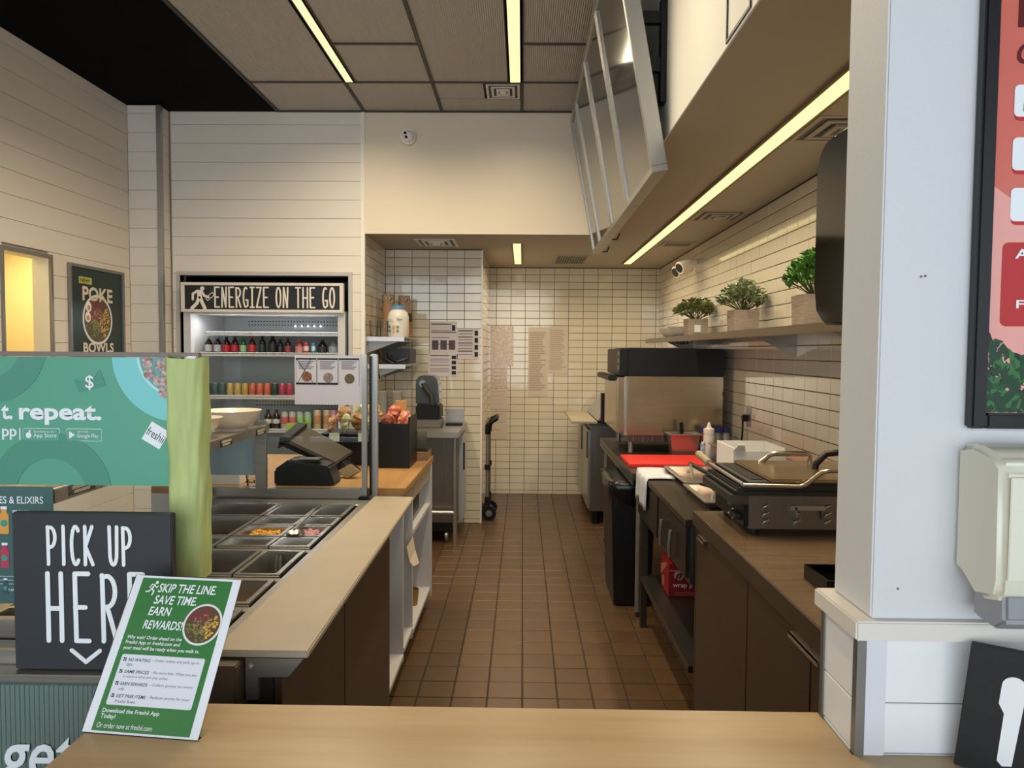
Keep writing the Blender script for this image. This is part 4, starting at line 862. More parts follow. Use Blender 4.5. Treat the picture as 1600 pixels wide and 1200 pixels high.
WF_ = mat('white_sign_frame', (222,214,204), .45)
for nm,a in (('frame_rail',(0,sw,0,.022)),('frame_rail',(0,sw,shh-.022,shh)),('frame_stile',(0,.028,.022,shh-.022)),('frame_stile',(sw-.028,sw,.022,shh-.022))): bar(EFm,*a,-.03,.012).build(nm, WF_, t2, bevel=.002, seg=1)
bp = bar(EFm,.028,sw-.028,.022,shh-.022,-.02,0).build('black_panel', mat('sign_black',(20,20,22),.4), t2)
WL = mat('sign_white_print', (232,224,212), .5)
strokes(EFm, bp, WL, 'ENERGiZE ON THE GO', .262, .040, .925, .152, .021, .0125)
mb = MB(); w_ = lambda p: [(.075+a*.16, .026+b*.172) for a,b in p]
EFm.disc(mb, .165, .182, .0165, n=.0012); EFm.poly(mb, w_([(.30,.84),(.52,.84),(.56,.42),(.32,.42)]), .0012)
for p_,wd_ in (([(.40,.5),(.30,.25),(.05,.02)],.026),([(.47,.5),(.55,.27),(.68,.02)],.026),([(.32,.80),(.10,.66),(.10,.42)],.018),([(.52,.80),(.66,.58),(.86,.52)],.018)): EFm.stroke(mb, w_(p_), wd_, .0013)
mb.build('walking_figure', WL, bp)
mb = MB(); EFm.stroke(mb, w_([(.82,.36),(1.14,.62),(1.04,.74),(.72,.48),(.82,.36)]), .005, .0013); mb.build('phone_symbol', WL, bp)
area('cooler_lamp', (-2.01,5.70,1.835), (math.radians(-12),0,0), 1.0, .05, 5.0, (.97,.99,1))
B(-2.5,-1.5,5.67,5.73,1.8355,1.84).build('cooler_lamp_cover', WHITE, bpy.data.objects['drinks_cooler'])
# drinks
CAPB = mat('dark_cap', (30,26,26), .4)
def bottle(label, x, z, h, r, liquid, labelc, capc=(28,24,24), y=5.78, name='drink_bottle', cat='bottle', group='bottles on the upper cooler shelf', lh=(.12,.52)):
    X = at(x, 540, Y=y).x; t = thing(name, label, cat, (X, y, z), group)
    MB().lathe((X,y,z), [(.0001,0),(r*.9,0),(r,h*.03),(r,h*.58),(r*.75,h*.72),(r*.36,h*.84),(r*.34,h*.93),(.0001,h*.93)], 16).build('body', mat('liq_%d_%d_%d' % liquid, liquid, .15, coat=.3), t, smooth=50)
    MB().lathe((X,y,z), [(r*1.015,h*lh[0]),(r*1.02,h*(lh[0]+.01)),(r*1.02,h*(lh[1]-.01)),(r*1.015,h*lh[1])], 16).build('label_band', mat('lab_%d_%d_%d' % labelc, labelc, .35, noise=.2, nscale=60), t, smooth=50)
    MB().cyl((X,y,z+h*.90),(X,y,z+h),r*.42,n=12).build('cap', mat('cap_%d_%d_%d' % capc, capc, .4), t)
z = 1.5305; U = 'on the upper cooler shelf'
for a in (('dark cola bottle with silver label at the left end',326,.135,.029,(26,14,10),(190,190,196),(150,150,150)),('second dark cola bottle with silver label',340,.135,.029,(26,14,10),(196,190,200),(150,150,150)),
  ('dark cola bottle with red label next to the silver ones',354,.135,.031,(28,12,10),(190,30,44),(20,20,20)),('second dark cola bottle with red label',367,.135,.030,(28,12,10),(186,34,50),(20,20,20)),
  ('green soda bottle with pale green label',380,.132,.026,(28,92,44),(160,200,160),(30,110,50)),('cola bottle with red label and red cap',394,.138,.029,(36,14,12),(204,52,60),(200,30,40)),
  ('slim black bottle with dark green label',410,.145,.028,(16,22,18),(24,56,38),(12,14,12)),('wide black bottle with dark cap',426,.145,.034,(14,14,16),(30,34,34),(14,14,14)),('short black bottle beside the wide one',438,.12,.026,(18,16,18),(36,36,38),(14,14,14)),
  ('dark bottle with dusty red label',450,.125,.027,(28,16,18),(140,60,68),(24,20,20)),('pink labelled bottle with pale cap',468,.120,.034,(150,70,70),(206,140,136),(170,110,110))):
    bottle(a[0]+' '+U, a[1], z, *a[2:])
def can(label, x, z, h, r, c, y=5.76, group='cans in the cooler', top=(176,178,180), band=None, py=610):
    X = at(x, py, Y=y).x; t = thing('drink_can', label, 'can', (X, y, z), group)
    MB().lathe((X,y,z), [(.0001,0),(r*.8,0),(r,h*.05),(r,h*.90),(r*.86,h*.97)], 16).build('body', mat('can_%d_%d_%d' % c, c, .3, .2, noise=.12, nscale=50), t, smooth=50)
    MB().lathe((X,y,z), [(r*.86,h*.97),(r*.86,h),(r*.80,h*.985),(.0001,h*.98)], 16).build('lid', mat('can_top_%d' % top[0], top, .3, .8 if top[0] > 100 else 0), t, smooth=50)
    if band: MB().lathe((X,y,z), [(r*1.01,h*.3),(r*1.012,h*.31),(r*1.012,h*.69),(r*1.01,h*.7)], 16).build('printed_band', mat('canb_%d_%d_%d' % band, band, .4, noise=.4, nscale=70), t, smooth=50)
can('small red and white can right of the pink bottle on the upper shelf', 479, z, .09, .022, (206,60,60), band=(226,220,220)); can('small bright blue can on the upper cooler shelf', 490, z, .09, .018, (60,150,200), band=(200,220,230))
bottle('squat black jar near the right end of the upper cooler shelf', 504, z, .115, .036, (18,16,20), (46,42,50)); bottle('clear grey jar at the right end of the upper cooler shelf', 521, z, .115, .040, (110,116,120), (150,160,166), (90,92,96))
nth = ['first','second','third','fourth']
xs = 325; 
for cn,c,n in (('dark green',(58,82,76),3),('tan',(190,160,84),3),('coral',(206,108,84),3),('deep green',(48,70,58),1),('magenta',(176,66,92),2)):
    for k in range(n):
        lab = '%s %s can counted from the left on the middle cooler shelf' % (nth[k], cn) if n > 1 else 'single %s can between coral and magenta on the middle shelf' % cn
        can(lab, xs, 1.1905, .105, .027, c); xs += 11.6
for k,(x,s_) in enumerate(((418,'left'),(431,'right'))): bottle('black bottle with round white badge, %s of the pair on the lower shelf' % s_, x, .9255, .155, .030, (30,18,18), (205,200,196), (60,22,22), group='bottles on the lower cooler shelf', lh=(.30,.52))
for x,lab,c,b in ((445,'silver can with red print, left one on the lower shelf',(186,184,182),(190,90,88)),(457,'silver can with red print, right one on the lower shelf',(186,184,182),(190,96,94)),(469,'silver can with lime print, left one on the lower shelf',(170,180,170),(140,190,110)),(481,'silver can with lime print, right one on the lower shelf',(170,180,170),(146,196,116))):
    can(lab, x, .9255, .145, .028, c, band=b, py=660)
for x,lab,c in ((496,'tall cream can with black top on the lower shelf',(206,186,150)),(511,'tall cream can with orange print and black top',(206,180,150)),(522,'tall pink and purple can with black top',(196,150,186))):
    can(lab, x, .9255, .165, .030, c, top=(28,26,26), band=(190,140,100) if x < 515 else (186,110,150), py=660)
MB().hexa([(-1.86,5.66,.905),(-1.70,5.66,.905),(-1.70,5.672,.905),(-1.86,5.672,.905),(-1.86,5.66,.985),(-1.70,5.66,.99),(-1.70,5.672,.99),(-1.86,5.672,.985)]).build('shelf_talker', mat('lime_card',(170,190,86),.6), label='lime green shelf card on the lower cooler shelf', cat='price card')
# poke poster
t = thing('wall_poster', 'dark green poke bowls poster in a metal frame on left wall', 'poster', (XL, 5.06, 1.5))
QF = Fr((XL+.001, 4.735, 1.25), (0,1,0), (0,0,1)); w, h = .655, .88
for nm,a in (('frame_stile',(0,.022,0,h)),('frame_stile',(w-.022,w,0,h)),('frame_rail',(.022,w-.022,0,.022)),('frame_rail',(.022,w-.022,h-.022,h))): bar(QF,*a,0,.02).build(nm, GALV, t, bevel=.002, seg=1)
sh = bar(QF,.022,w-.022,.022,h-.022,.002,.006).build('poster_sheet', mat('poke_dark_green',(28,48,42),.4), t)
QG = Fr(QF.p(0,0,.006), QF.r, QF.u); CRW = mat('cream_print',(226,214,196),.5)
QG.text('POKE', .15, .64, .36, .10, CRW, sh, bold=.03); QG.text('BOWLS', .15, .285, .365, .07, CRW, sh, bold=.03)
mb = MB(); QG.rect(mb, .115, .26, .755, .80, .0006); mb.build('lime_tag', mat('lime_print',(196,196,92),.5), sh); QG.text('NEW!', .13, .763, .11, .028, INK, sh, n=.002, bold=.02)
bowl_print(QG, .325, .515, .178, sh, n=.001, sq=.98, seed=9)
for u,v in ((.215,.60),(.205,.53)):
    mb = MB(); QG.disc(mb, u, v, .032, .036, .0032); mb.build('egg_white', WINK, sh); mb = MB(); QG.disc(mb, u, v-.006, .017, .018, .0042); mb.build('egg_yolk', mat('yolk_print',(214,140,48),.5), sh)
# ============================================================ TILED RECESS: shelves, worktop fridge
def wshelf(label, z, y0, y1, x1, group='left wall shelves'):
    t = thing('wall_shelf', label, 'shelf', (XN, (y0+y1)/2, z), group)
    B(XN+.0, x1, y0, y1, z-.012, z).build('plate', STEEL, t); B(XN+.0, x1, y0-.004, y0, z-.035, z+.0).build('front_lip', mat('pale_steel',(200,196,198),.35,.6), t)
    MB().prism([(XN,y0+.02,z-.036),(x1-.05,y0+.02,z-.036),(XN,y0+.02,z-.13)], (0,.006,0)).build('bracket', GALV, t); MB().prism([(XN,y1-.03,z-.036),(x1-.05,y1-.03,z-.036),(XN,y1-.03,z-.13)], (0,.006,0)).build('bracket', GALV, t)
wshelf('upper steel wall shelf with jar and cups in the tiled recess', 1.672, 5.70, 6.46, -.935)
wshelf('lower steel wall shelf with cables in the tiled recess', 1.455, 5.70, 6.46, -.925)
def cupstack(label, x, y, z, r, h, n, dz, m, lid=None, name='cup_stack'):
    t = thing(name, label, 'cups', (x,y,z))
    for k in range(n): MB().lathe((x,y,z+k*dz), [(.0001,0),(r*.72,0),(r,h),(r*1.05,h+.003),(r*.97,h),(r*.7,.003),(.0001,.003)], 18).build('cup', m, t, smooth=45)
    if lid: MB().lathe((x,y,z+(n-1)*dz+h), [(r*1.04,0),(r*1.0,.07),(.0001,.07)], 18).build('sleeve_top', lid, t, smooth=45)
KR = mat('kraft_cup', (186,148,110), .6); PRN = mat('printed_black_cup', (52,42,34), .5, noise=.6, nscale=60, c2=(196,170,140))
cupstack('tall stack of brown paper cups with dark tops in the shelf corner', -1.145, 6.15, 1.6725, .05, .12, 6, .035, KR, PRN)
cupstack('second stack of brown paper cups behind the protein jar', -1.03, 6.28, 1.6725, .05, .12, 6, .035, KR, PRN)
def glassw(label, x, y, z, r=.035, h=.13):
    MB().lathe((x,y,z), [(.0001,0),(r*.8,0),(r,h),(r*.94,h),(r*.75,.006),(.0001,.006)], 16).build('drinking_glass', CLEAR, smooth=45, label=label, cat='glass', group='glasses on the upper shelf')
glassw('clear tumbler at the left end of the upper wall shelf', -1.195, 5.80, 1.6725); glassw('clear tumbler between the corner and the protein jar', -1.115, 5.80, 1.6725)
t = thing('protein_jar', 'large white jar with blue lid and vegan label on shelf', 'jar', (-1.0, 5.85, 1.672))
MB().lathe((-1.01,5.86,1.6725), [(.0001,0),(.08,0),(.086,.012),(.086,.165),(.075,.20),(.058,.215),(.058,.225),(.0001,.225)], 28).build('jar_body', mat('jar_white',(226,220,212),.35), t, smooth=45)
MB().cyl((-1.01,5.86,1.8975),(-1.01,5.86,1.925),.062,n=24).build('lid', mat('jar_blue',(92,142,186),.4), t, smooth=40)
JF = Fr((-1.085,5.765,1.69), (1,0,0), (0,0,1)); JF.text('Veg', .075, .105, .05, .03, mat('jar_green',(70,120,52),.5), t, n=0, bold=.02)
JF.text('ORG', .012, .10, .035, .02, mat('jar_teal',(70,120,120),.5), t, n=0)
for k in range(6):
    mb = MB(); JF.disc(mb, .02+.022*(k%3)*1.5, .03+.03*(k//3)*1.1, .011, .012, 0); mb.build('fruit_print', mat('fruit_%d' % (k%3), ((60,96,110),(214,150,72),(120,140,90))[k%3], .5), t)
cupstack('small dark and orange bottle group beside the protein jar', -.955, 6.02, 1.6725, .03, .13, 1, .03, mat('orange_brown',(176,106,44),.4), CAPB, name='spice_bottle')
t = thing('router_box', 'dark router box with loose grey cables on lower shelf', 'router', (-1.05, 6.1, 1.455))
B(-1.16,-.93,5.95,6.3,1.4555,1.58).build('box', mat('dark_slate_box',(48,48,54),.5), t, bevel=.006)
rn = random.Random(4)
for k in range(4):
    MB().tube([(-1.20+.04*k,5.94,1.58-.02*k),(-1.16+.03*k,5.90,1.50),(-1.08+.02*k,5.86,1.462+.004*k),(-1.0+.02*k,5.88,1.475+.01*k),(-.95,5.92,1.49+.01*k)], .004, 6).build('cable', GALV if k % 2 else BLK, t, smooth=60)
MB().tube([(-1.14,5.69,1.45),(-1.142,5.688,1.40),(-1.125,5.688,1.34)], .005, 6).build('cable', BLK, t, smooth=60)
# worktop fridge
t = thing('worktop_fridge', 'stainless undercounter fridge with worktop beside the tiled column', 'fridge', (-.86, 5.95, 0))
B(-1.21,-.495,5.60,6.46,.885,.93).build('worktop', STEEL, t, bevel=.004)
B(-1.21,-.535,5.80,6.44,.17,.885).build('body', STEELF, t, bevel=.003)
B(-.535,-.500,6.10,6.42,.12,.84).build('door', mat('pale_door',(176,180,184),.4,.3), t, bevel=.004)
B(-.500,-.488,6.13,6.16,.55,.78).build('door_handle', BLK, t)
for x,y in ((-.53,5.72),(-1.17,5.72),(-1.17,6.40)): MB().cyl((x,y,0),(x,y,.885),.019,n=14).build('leg', STEEL, t, smooth=40)
MB().tube([(-1.17,5.72,.27),(-.53,5.72,.27)], .019, 12).build('stretcher', STEEL, t, smooth=40)
B(-1.21,-.55,5.80,6.40,.10,.17).build('compressor_base', BLK, t)
MB().cyl((-.62,5.85,.05),(-.60,5.85,.05),.05,n=16).build('caster', GALV, t)
# blender with sound hood
t = thing('blender', 'countertop blender under a smoky clear sound hood', 'blender', (-.76, 6.0, .93))
B(-.885,-.665,5.90,6.15,.9305,1.0).build('base', mat('blender_base',(120,112,104),.35,.5), t, bevel=.01)
B(-.875,-.675,5.895,6.15,1.0,1.12).build('lower_cover', BLK, t, bevel=.012)
hood = MB().prism([(-.875,5.90,1.12),(-.68,5.90,1.12),(-.69,5.90,1.30),(-.715,5.90,1.352),(-.74,5.90,1.36),(-.84,5.90,1.36),(-.868,5.90,1.34),(-.875,5.90,1.30)], (0,.24,0))
hood.build('sound_hood', mat('smoky_hood',(62,68,74),.2,coat=.5), t, bevel=.012, smooth=50)
MB().tube([(-.81,5.893,1.30),(-.79,5.893,1.25),(-.745,5.893,1.20),(-.735,5.893,1.12)], .022, 8).build('jug_handle', DKG, t, smooth=60)
MB().cyl((-.815,5.893,1.295),(-.815,5.888,1.295),.03,n=18).build('logo_disc', GALV, t)
t = thing('steel_tray', 'small upright steel tray beside the blender', 'tray', (-.58, 6.2, .93))
B(-.66,-.50,6.20,6.21,.9305,1.06).build('plate', STEEL, t, bevel=.003); B(-.67,-.49,6.195,6.20,1.05,1.066).build('rim', STEEL, t); B(-.65,-.51,6.10,6.19,.9305,.95).build('black_pad', BLK, t, bevel=.003)
for k,(x,y) in enumerate(((-1.12,5.78),(-1.0,5.75))):
    cupstack('tall stack of clear plastic cups, %s the wall, left of the blender' % ('nearest' if k == 0 else 'farther from'), x, y, .9305, .042, .12, 8, .026, FROST)
# papers on the column
def sheet(label, x0, x1, z0, z1, y, m=PAPER, nlines=8, kind=None, tilt=0):
    t = thing('wall_paper_sheet', label, 'paper', ((x0+x1)/2, y, z0), 'papers taped on the tiles')
    F_ = Fr((x0, y-.002, z0), (math.cos(tilt),0,math.sin(tilt)), (-math.sin(tilt),0,math.cos(tilt))); w, h = x1-x0, z1-z0
    s_ = bar(F_, 0, w, 0, h, 0, .001).build('sheet', m, t); lm = MB()
    for k in range(nlines): F_.rect(lm, w*.07, w*(.70 if kind == 'side' else random.uniform(.6,.93)), h*(.92-.86*k/nlines)-h*.012, h*(.92-.86*k/nlines)+h*.012, .0012)
    lm.build('text_lines', GINK if m is LIL else PINKINK, s_, kind='stuff')
    if kind == 'side':
        for k in range(4): pm = MB(); F_.rect(pm, w*.80, w*.95, h*(.08+.23*k), h*(.24+.23*k), .0013); pm.build('photo_print', INK, s_)
        pm = MB()
        for k in range(4): F_.rect(pm, w*.04, w*.74, h*(.27+.22*k), h*(.285+.22*k), .0014)
        pm.build('rule_lines', INK, s_)
    if kind == 'photos':
        for k in range(3): pm = MB(); F_.rect(pm, w*(.08+.31*k), w*(.32+.31*k), h*.10, h*.40, .0013); pm.build('photo_print', mat('photo_brown',(72,58,54),.5,noise=.4,nscale=90), s_)
        pm = MB(); F_.rect(pm, w*.05, w*.8, h*.90, h*.925, .0014); F_.rect(pm, w*.05, w*.97, h*.64, h*.665, .0014); F_.rect(pm, w*.82, w*.94, h*.70, h*.88, .0013); pm.build('rule_lines', INK, s_)
    return t
LIL = mat('lilac_paper', (216,204,208), .65)
sheet('paper with three small photos taped on the tiled column', -.835, -.592, 1.545, 1.828, YC, LIL, 4, 'photos'); sheet('paper with a photo column at the right edge of the tiled column', -.592, -.392, 1.49, 1.765, YC, LIL, 9, 'side'); sheet('lowest paper on the tiled column above the blender', -.848, -.585, 1.335, 1.535, YC, LIL, 6, 'side')
PNK = mat('pinkish_paper', (208,194,178), .5); PINKINK = mat('faded_ink', (184,164,152), .6)
SLV = mat('shiny_sleeve', (200,176,150), .14, noise=.2, nscale=30, bump=1.0, bscale=24, coat=.5)
sheet('large paper in a shiny crinkled sleeve on the back wall', -.352, -.10, 1.40, 1.835, YB-.0045, SLV, 0); sheet('small paper in a shiny sleeve under the large crinkled one', -.348, -.165, 1.16, 1.39, YB-.0045, SLV, 5)
sheet('pinkish paper below the two shiny sleeves on the back wall', -.348, -.165, .93, 1.14, YB-.0045, PNK, 4); sheet('lowest pinkish paper on the back wall behind the hand cart', -.348, -.165, .60, .90, YB-.0045, PNK, 3)
sheet('tall narrow pinkish paper in the middle of the back wall', .06, .275, 1.075, 1.825, YB-.0045, PNK, 26); sheet('pinkish printed list at the right on the back wall', .279, .495, 1.32, 1.835, YB-.0045, PNK, 20)
# hand cart
t = thing('hand_cart', 'black and grey folding hand cart standing by the column corner', 'cart', (-.29, 6.7, 0))
for y in (6.62, 6.88):
    MB().tube([(-.315,y,.16),(-.315,y,.93)], .018, 10).build('side_tube', GALV, t, smooth=50)
    w_ = MB().cyl((-.335,y,.075),(-.295,y,.075),.073,n=24) if False else MB().cyl((-.30,y-.018,.068),(-.30,y+.018,.068),.067,n=24)
    w_ = w_.build('wheel', BLK, t, smooth=40); MB().cyl((-.30,y-.022,.068),(-.30,y+.022,.068),.03,n=16).build('hub', GALV, w_)
    B(-.34,-.29,y-.03,y+.03,.14,.22).build('fork', BLK, t, bevel=.006); B(-.342,-.288,y-.028,y+.028,.47,.52).build('collar', BLK, t, bevel=.005)
    MB().tube([(-.315,y,.80),(-.312,y,.88),(-.28,y,.92),(-.225,y,.95)], [.026,.028,.026,.020], 10).build('handle_grip', BLK, t, smooth=60)
MB().tube([(-.235,6.62,.947),(-.235,6.88,.947)], .016, 10).build('handle_bar', BLK, t, smooth=50)
B(-.345,-.325,6.60,6.90,.1,.13).build('toe_plate', BLK, t); MB().tube([(-.315,6.62,.5),(-.315,6.88,.5)],.012,8).build('cross_bar', BLK, t)
# ============================================================ RIGHT SIDE
# rear prep fridge
t = thing('prep_fridge', 'stainless prep fridge with cream cutting board at the back right', 'fridge', (1.0, 6.9, 0))
B(.62, 1.42, 6.50, 7.72, .12, .90).build('body', STEELF, t, bevel=.004)
for y0,y1 in ((6.52,7.10),(7.12,7.70)):
    d = B(.60,.62,y0,y1,.14,.86).build('door', STEEL, t, bevel=.004); B(.588,.60,y0+.02,y0+.05,.60,.84).build('door_handle', STEELD, d)
MB().hexa([(.44,6.40,.927),(.67,6.40,.927),(.67,7.55,.927),(.44,7.55,.927),(.44,6.40,.946),(.67,6.40,.946),(.67,7.55,.946),(.44,7.55,.946)]).build('cutting_board', CUTB, t, bevel=.003)
B(.60,1.42,6.48,7.72,.90,.926).build('deck', STEELD, t, bevel=.002)
MB().prism([(.675,6.48,.946),(1.40,6.48,.946),(1.40,6.48,1.10),(.80,6.48,1.10)], (0,1.10,0)).build('lid', STEEL, t, bevel=.004)
B(.70,.76,6.38,6.46,.93,1.20).build('lid_bracket', BLK, t)
for x,y in ((.68,6.56),(1.36,6.56),(.68,7.66),(1.36,7.66)): MB().cyl((x,y,0),(x,y,.12),.035,n=14).build('caster', BLK, t)
# stainless table with the oven
t = thing('steel_table', 'stainless work table carrying the oven and red board', 'table', (1.05, 5.05, 0))
B(.645, 1.46, 4.19, 5.95, .822, .86).build('tabletop', STEELD, t, bevel=.004)
B(.645, .655, 4.19, 5.95, .79, .822).build('apron', STEELD, t)
for x,y in ((.694,4.23),(1.42,4.23),(.694,5.9),(1.42,5.9)):
    MB().cyl((x,y,.03),(x,y,.822),.0185,n=14).build('leg', STEEL, t, smooth=40); MB().cyl((x,y,0),(x,y,.035),.016,n=12).build('foot', STEELD, t)
MB().tube([(.694,4.23,.20),(1.42,4.23,.20)], .012, 10).build('rail', STEEL, t, smooth=50)
MB().tube([(1.42,4.23,.20),(1.42,5.9,.20)], .012, 10).build('rail', STEEL, t, smooth=50)
# oven
t = thing('countertop_oven', 'large stainless rapid cook oven with black top on the table', 'oven', (1.05, 5.42, .86))
OY0, OY1 = 5.05, 5.80
OVS = mat('oven_steel', (176,160,136), .22, .92, noise=.05, nscale=5, stretch=(1,10,10))
B(.735,1.40,OY0,OY1,.985,1.397).build('body', OVS, t, bevel=.004)
B(.735,1.40,OY0-.004,OY1,1.397,1.595).build('top_hood', BLK, t, bevel=.006)
B(.66,.735,OY0+.01,OY1-.01,1.0,1.39).build('door', OVS, t, bevel=.008); B(.68,.735,OY0+.006,OY1,1.40,1.59).build('control_panel', BLK, t, bevel=.006)
for z in (1.44,1.49,1.54): B(.677,.681,OY0+.05,OY0+.12,z,z+.03).build('control_button', GALV, t)
MB().box(.60,.66,OY0+.0,OY1-.0,1.365,1.405).build('door_handle', BLK, t, bevel=.008)
B(.715,.7325,OY0-.004,OY0+.02,.985,1.396).build('corner_profile', STEEL, t)
B(.75,1.39,OY0+.02,OY1,.935,.985).build('lower_tray', STEELD, t, bevel=.003)
for k in range(9): B(.78+k*.068,.784+k*.068,OY0+.014,OY0+.02,.94,.98).build('tray_rib', GALV, t)
for x,y in ((.77,OY0+.05),(1.36,OY0+.05),(.77,OY1-.05),(1.36,OY1-.05)): MB().cyl((x,y,.8605),(x,y,.94),.018,n=12).build('foot', STEEL, t, smooth=40)
for k,(z,y) in enumerate(((1.28,OY0-.003),)): MB().cyl((1.398,y+.003,z),(1.404,y+.003,z),.014,n=12).build('side_knob', BLK, t)
MB().hexa([(.662,4.42,.8605),(1.165,4.42,.8605),(1.265,4.88,.8605),(.706,4.88,.8605),(.662,4.42,.886),(1.165,4.42,.886),(1.265,4.88,.886),(.706,4.88,.886)]).build('red_cutting_board', mat('red_plastic_board',(206,40,36),.45,bump=.04,bscale=80), bevel=.003, label='bright red cutting board on the stainless table', cat='cutting board') if False else \
 B(.66,1.20,4.40,4.82,.8605,.882).build('red_cutting_board', mat('red_plastic_board',(206,40,36),.45,bump=.04,bscale=80), bevel=.003, label='bright red cutting board on the stainless table', cat='cutting board')
def steelpan(label, x0,x1,y0,y1,z,h,name='steel_container'):
    t = thing(name, label, 'container', ((x0+x1)/2,(y0+y1)/2,z)); i = .02
    o = [(x0,y0),(x1,y0),(x1,y1),(x0,y1)]; b = [(x0+i,y0+i),(x1-i,y0+i),(x1-i,y1-i),(x0+i,y1-i)]; k = .012
    oi = [(x0+k,y0+k),(x1-k,y0+k),(x1-k,y1-k),(x0+k,y1-k)]; bi = [(x0+i+k,y0+i+k),(x1-i-k,y0+i+k),(x1-i-k,y1-i-k),(x0+i+k,y1-i-k)]
    vs = [(x,y,z) for x,y in b]+[(x,y,z+h) for x,y in o]+[(x,y,z+h) for x,y in oi]+[(x,y,z+.006) for x,y in bi]
    fs = [(3,2,1,0),(0,1,5,4),(1,2,6,5),(2,3,7,6),(3,0,4,7),(4,5,9,8),(5,6,10,9),(6,7,11,10),(7,4,8,11),(8,9,13,12),(9,10,14,13),(10,11,15,14),(11,8,12,15),(12,13,14,15)]
    MB().add(vs,fs).build('shell', mat('warm_steel',(168,152,140),.28,.85), t, bevel=.003)
    MB().box(x0-.012,x1+.012,y0-.012,y0+.002,z+h-.004,z+h+.002).box(x0-.012,x1+.012,y1-.002,y1+.012,z+h-.004,z+h+.002).box(x0-.012,x0+.002,y0,y1,z+h-.004,z+h+.002).box(x1-.002,x1+.012,y0,y1,z+h-.004,z+h+.002).build('rim', STEEL, t)
    return t
t = steelpan('deep steel container with black ladle handle beside the oven', 1.00,1.20,4.86,5.00,.8605,.155)
MB().hexa([(1.085,4.93,.90),(1.115,4.93,.90),(1.115,4.945,.90),(1.085,4.945,.90),(1.075,4.93,1.09),(1.10,4.93,1.09),(1.10,4.945,1.09),(1.075,4.945,1.09)]).build('ladle_handle', BLK, t, bevel=.005)
steelpan('small steel container right of the squeeze bottle', 1.24,1.40,4.60,4.76,.8605,.11)
t = thing('squeeze_bottle', 'white squeeze bottle with pointed tip on the steel table', 'bottle', (1.27, 4.86, .86))
MB().lathe((1.255,4.85,.8605), [(.0001,0),(.034,0),(.036,.01),(.036,.15),(.032,.165),(.0001,.165)], 20).build('body', mat('translucent_white',(206,204,196),.35), t, smooth=45)
MB().lathe((1.255,4.85,1.0255), [(.036,0),(.036,.03),(.018,.038),(.006,.075),(.0001,.075)], 20).build('nozzle_cap', mat('cap_white',(226,222,210),.4), t, smooth=35)
for k,(x,lab) in enumerate(((1.25,'left'),(1.345,'middle'),(1.40,'right'))):
    t = thing('condiment_bottle', 'condiment bottle with blue cap, %s of three behind the squeeze bottle' % lab, 'bottle', (x,4.975,.86), 'blue capped bottles')
    MB().lathe((x,4.96,.8605), [(.0001,0),(.026,0),(.028,.01),(.028,.13),(.018,.16),(.0001,.16)], 16).build('body', mat('condiment_%d' % k, ((126,62,40),(150,146,140),(166,160,150))[k], .25, coat=.3), t, smooth=45)
    MB().cyl((x,4.96,1.0205),(x,4.96,1.055),.024,n=16).build('cap', mat('blue_cap',(32,44,120),.4), t)
t = thing('spice_shaker', 'small white and blue labelled bottle before the steel containers', 'bottle', (1.20, 4.84, .86))
MB().lathe((1.215,4.838,.8605), [(.0001,0),(.018,0),(.018,.095),(.010,.11),(.0001,.11)], 14).build('body', mat('shaker_label',(206,210,216),.4,noise=.5,nscale=60,c2=(52,70,130)), t, smooth=45)
B(.70,1.0,4.86,5.0,.8605,.868).build('black_tray', BLK, label='flat black tray in front of the oven feet', cat='tray', bevel=.002)
# waste bin
t = thing('waste_bin', 'tall slim black waste bin with bin liner beside the table leg', 'bin', (.66, 4.65, 0))
MB().hexa([(.575,4.40,0),(.80,4.40,0),(.80,4.85,0),(.575,4.85,0),(.545,4.36,.77),(.82,4.36,.77),(.82,4.90,.77),(.545,4.90,.77)]).build('bin_body', mat('bin_black',(15,15,17),.4), t, bevel=.012, smooth=50)
mb = MB(); rn = random.Random(8); n = 40
for j,(o_,z_) in enumerate(((.0,.62),(.012,.66),(.020,.72),(.022,.765),(.006,.785),(-.03,.77))):
    for k in range(n):
        a = 2*math.pi*k/n; c_,s_ = math.cos(a), math.sin(a); f_ = lambda v: math.copysign(abs(v)**.35, v)
        e = rn.uniform(-.008,.008); mb.v.append(V((.682+(.128+o_+e)*f_(c_), 4.63+(.262+o_+e)*f_(s_), z_+rn.uniform(-.012,.012))))
for j in range(5): mb.f += [[j*n+k, j*n+(k+1)%n, (j+1)*n+(k+1)%n, (j+1)*n+k] for k in range(n)]
mb.build('bin_liner', mat('bin_liner',(10,10,11),.3), t, smooth=80)
# outlet with cord
t = thing('wall_outlet', 'steel wall socket with black plug on the right tile wall', 'outlet', (XR, 4.72, 1.1))
B(XR-.009,XR-.0035,4.66,4.76,1.09,1.22).build('face_plate', ALU, t, bevel=.002); B(XR-.045,XR-.009,4.70,4.745,1.12,1.165).build('plug', BLK, t, bevel=.006)
MB().tube([(XR-.04,4.72,1.125),(XR-.038,4.73,1.03),(XR-.035,4.78,.93),(XR-.03,4.80,.87)], .006, 8).build('cord', BLK, t, smooth=60)
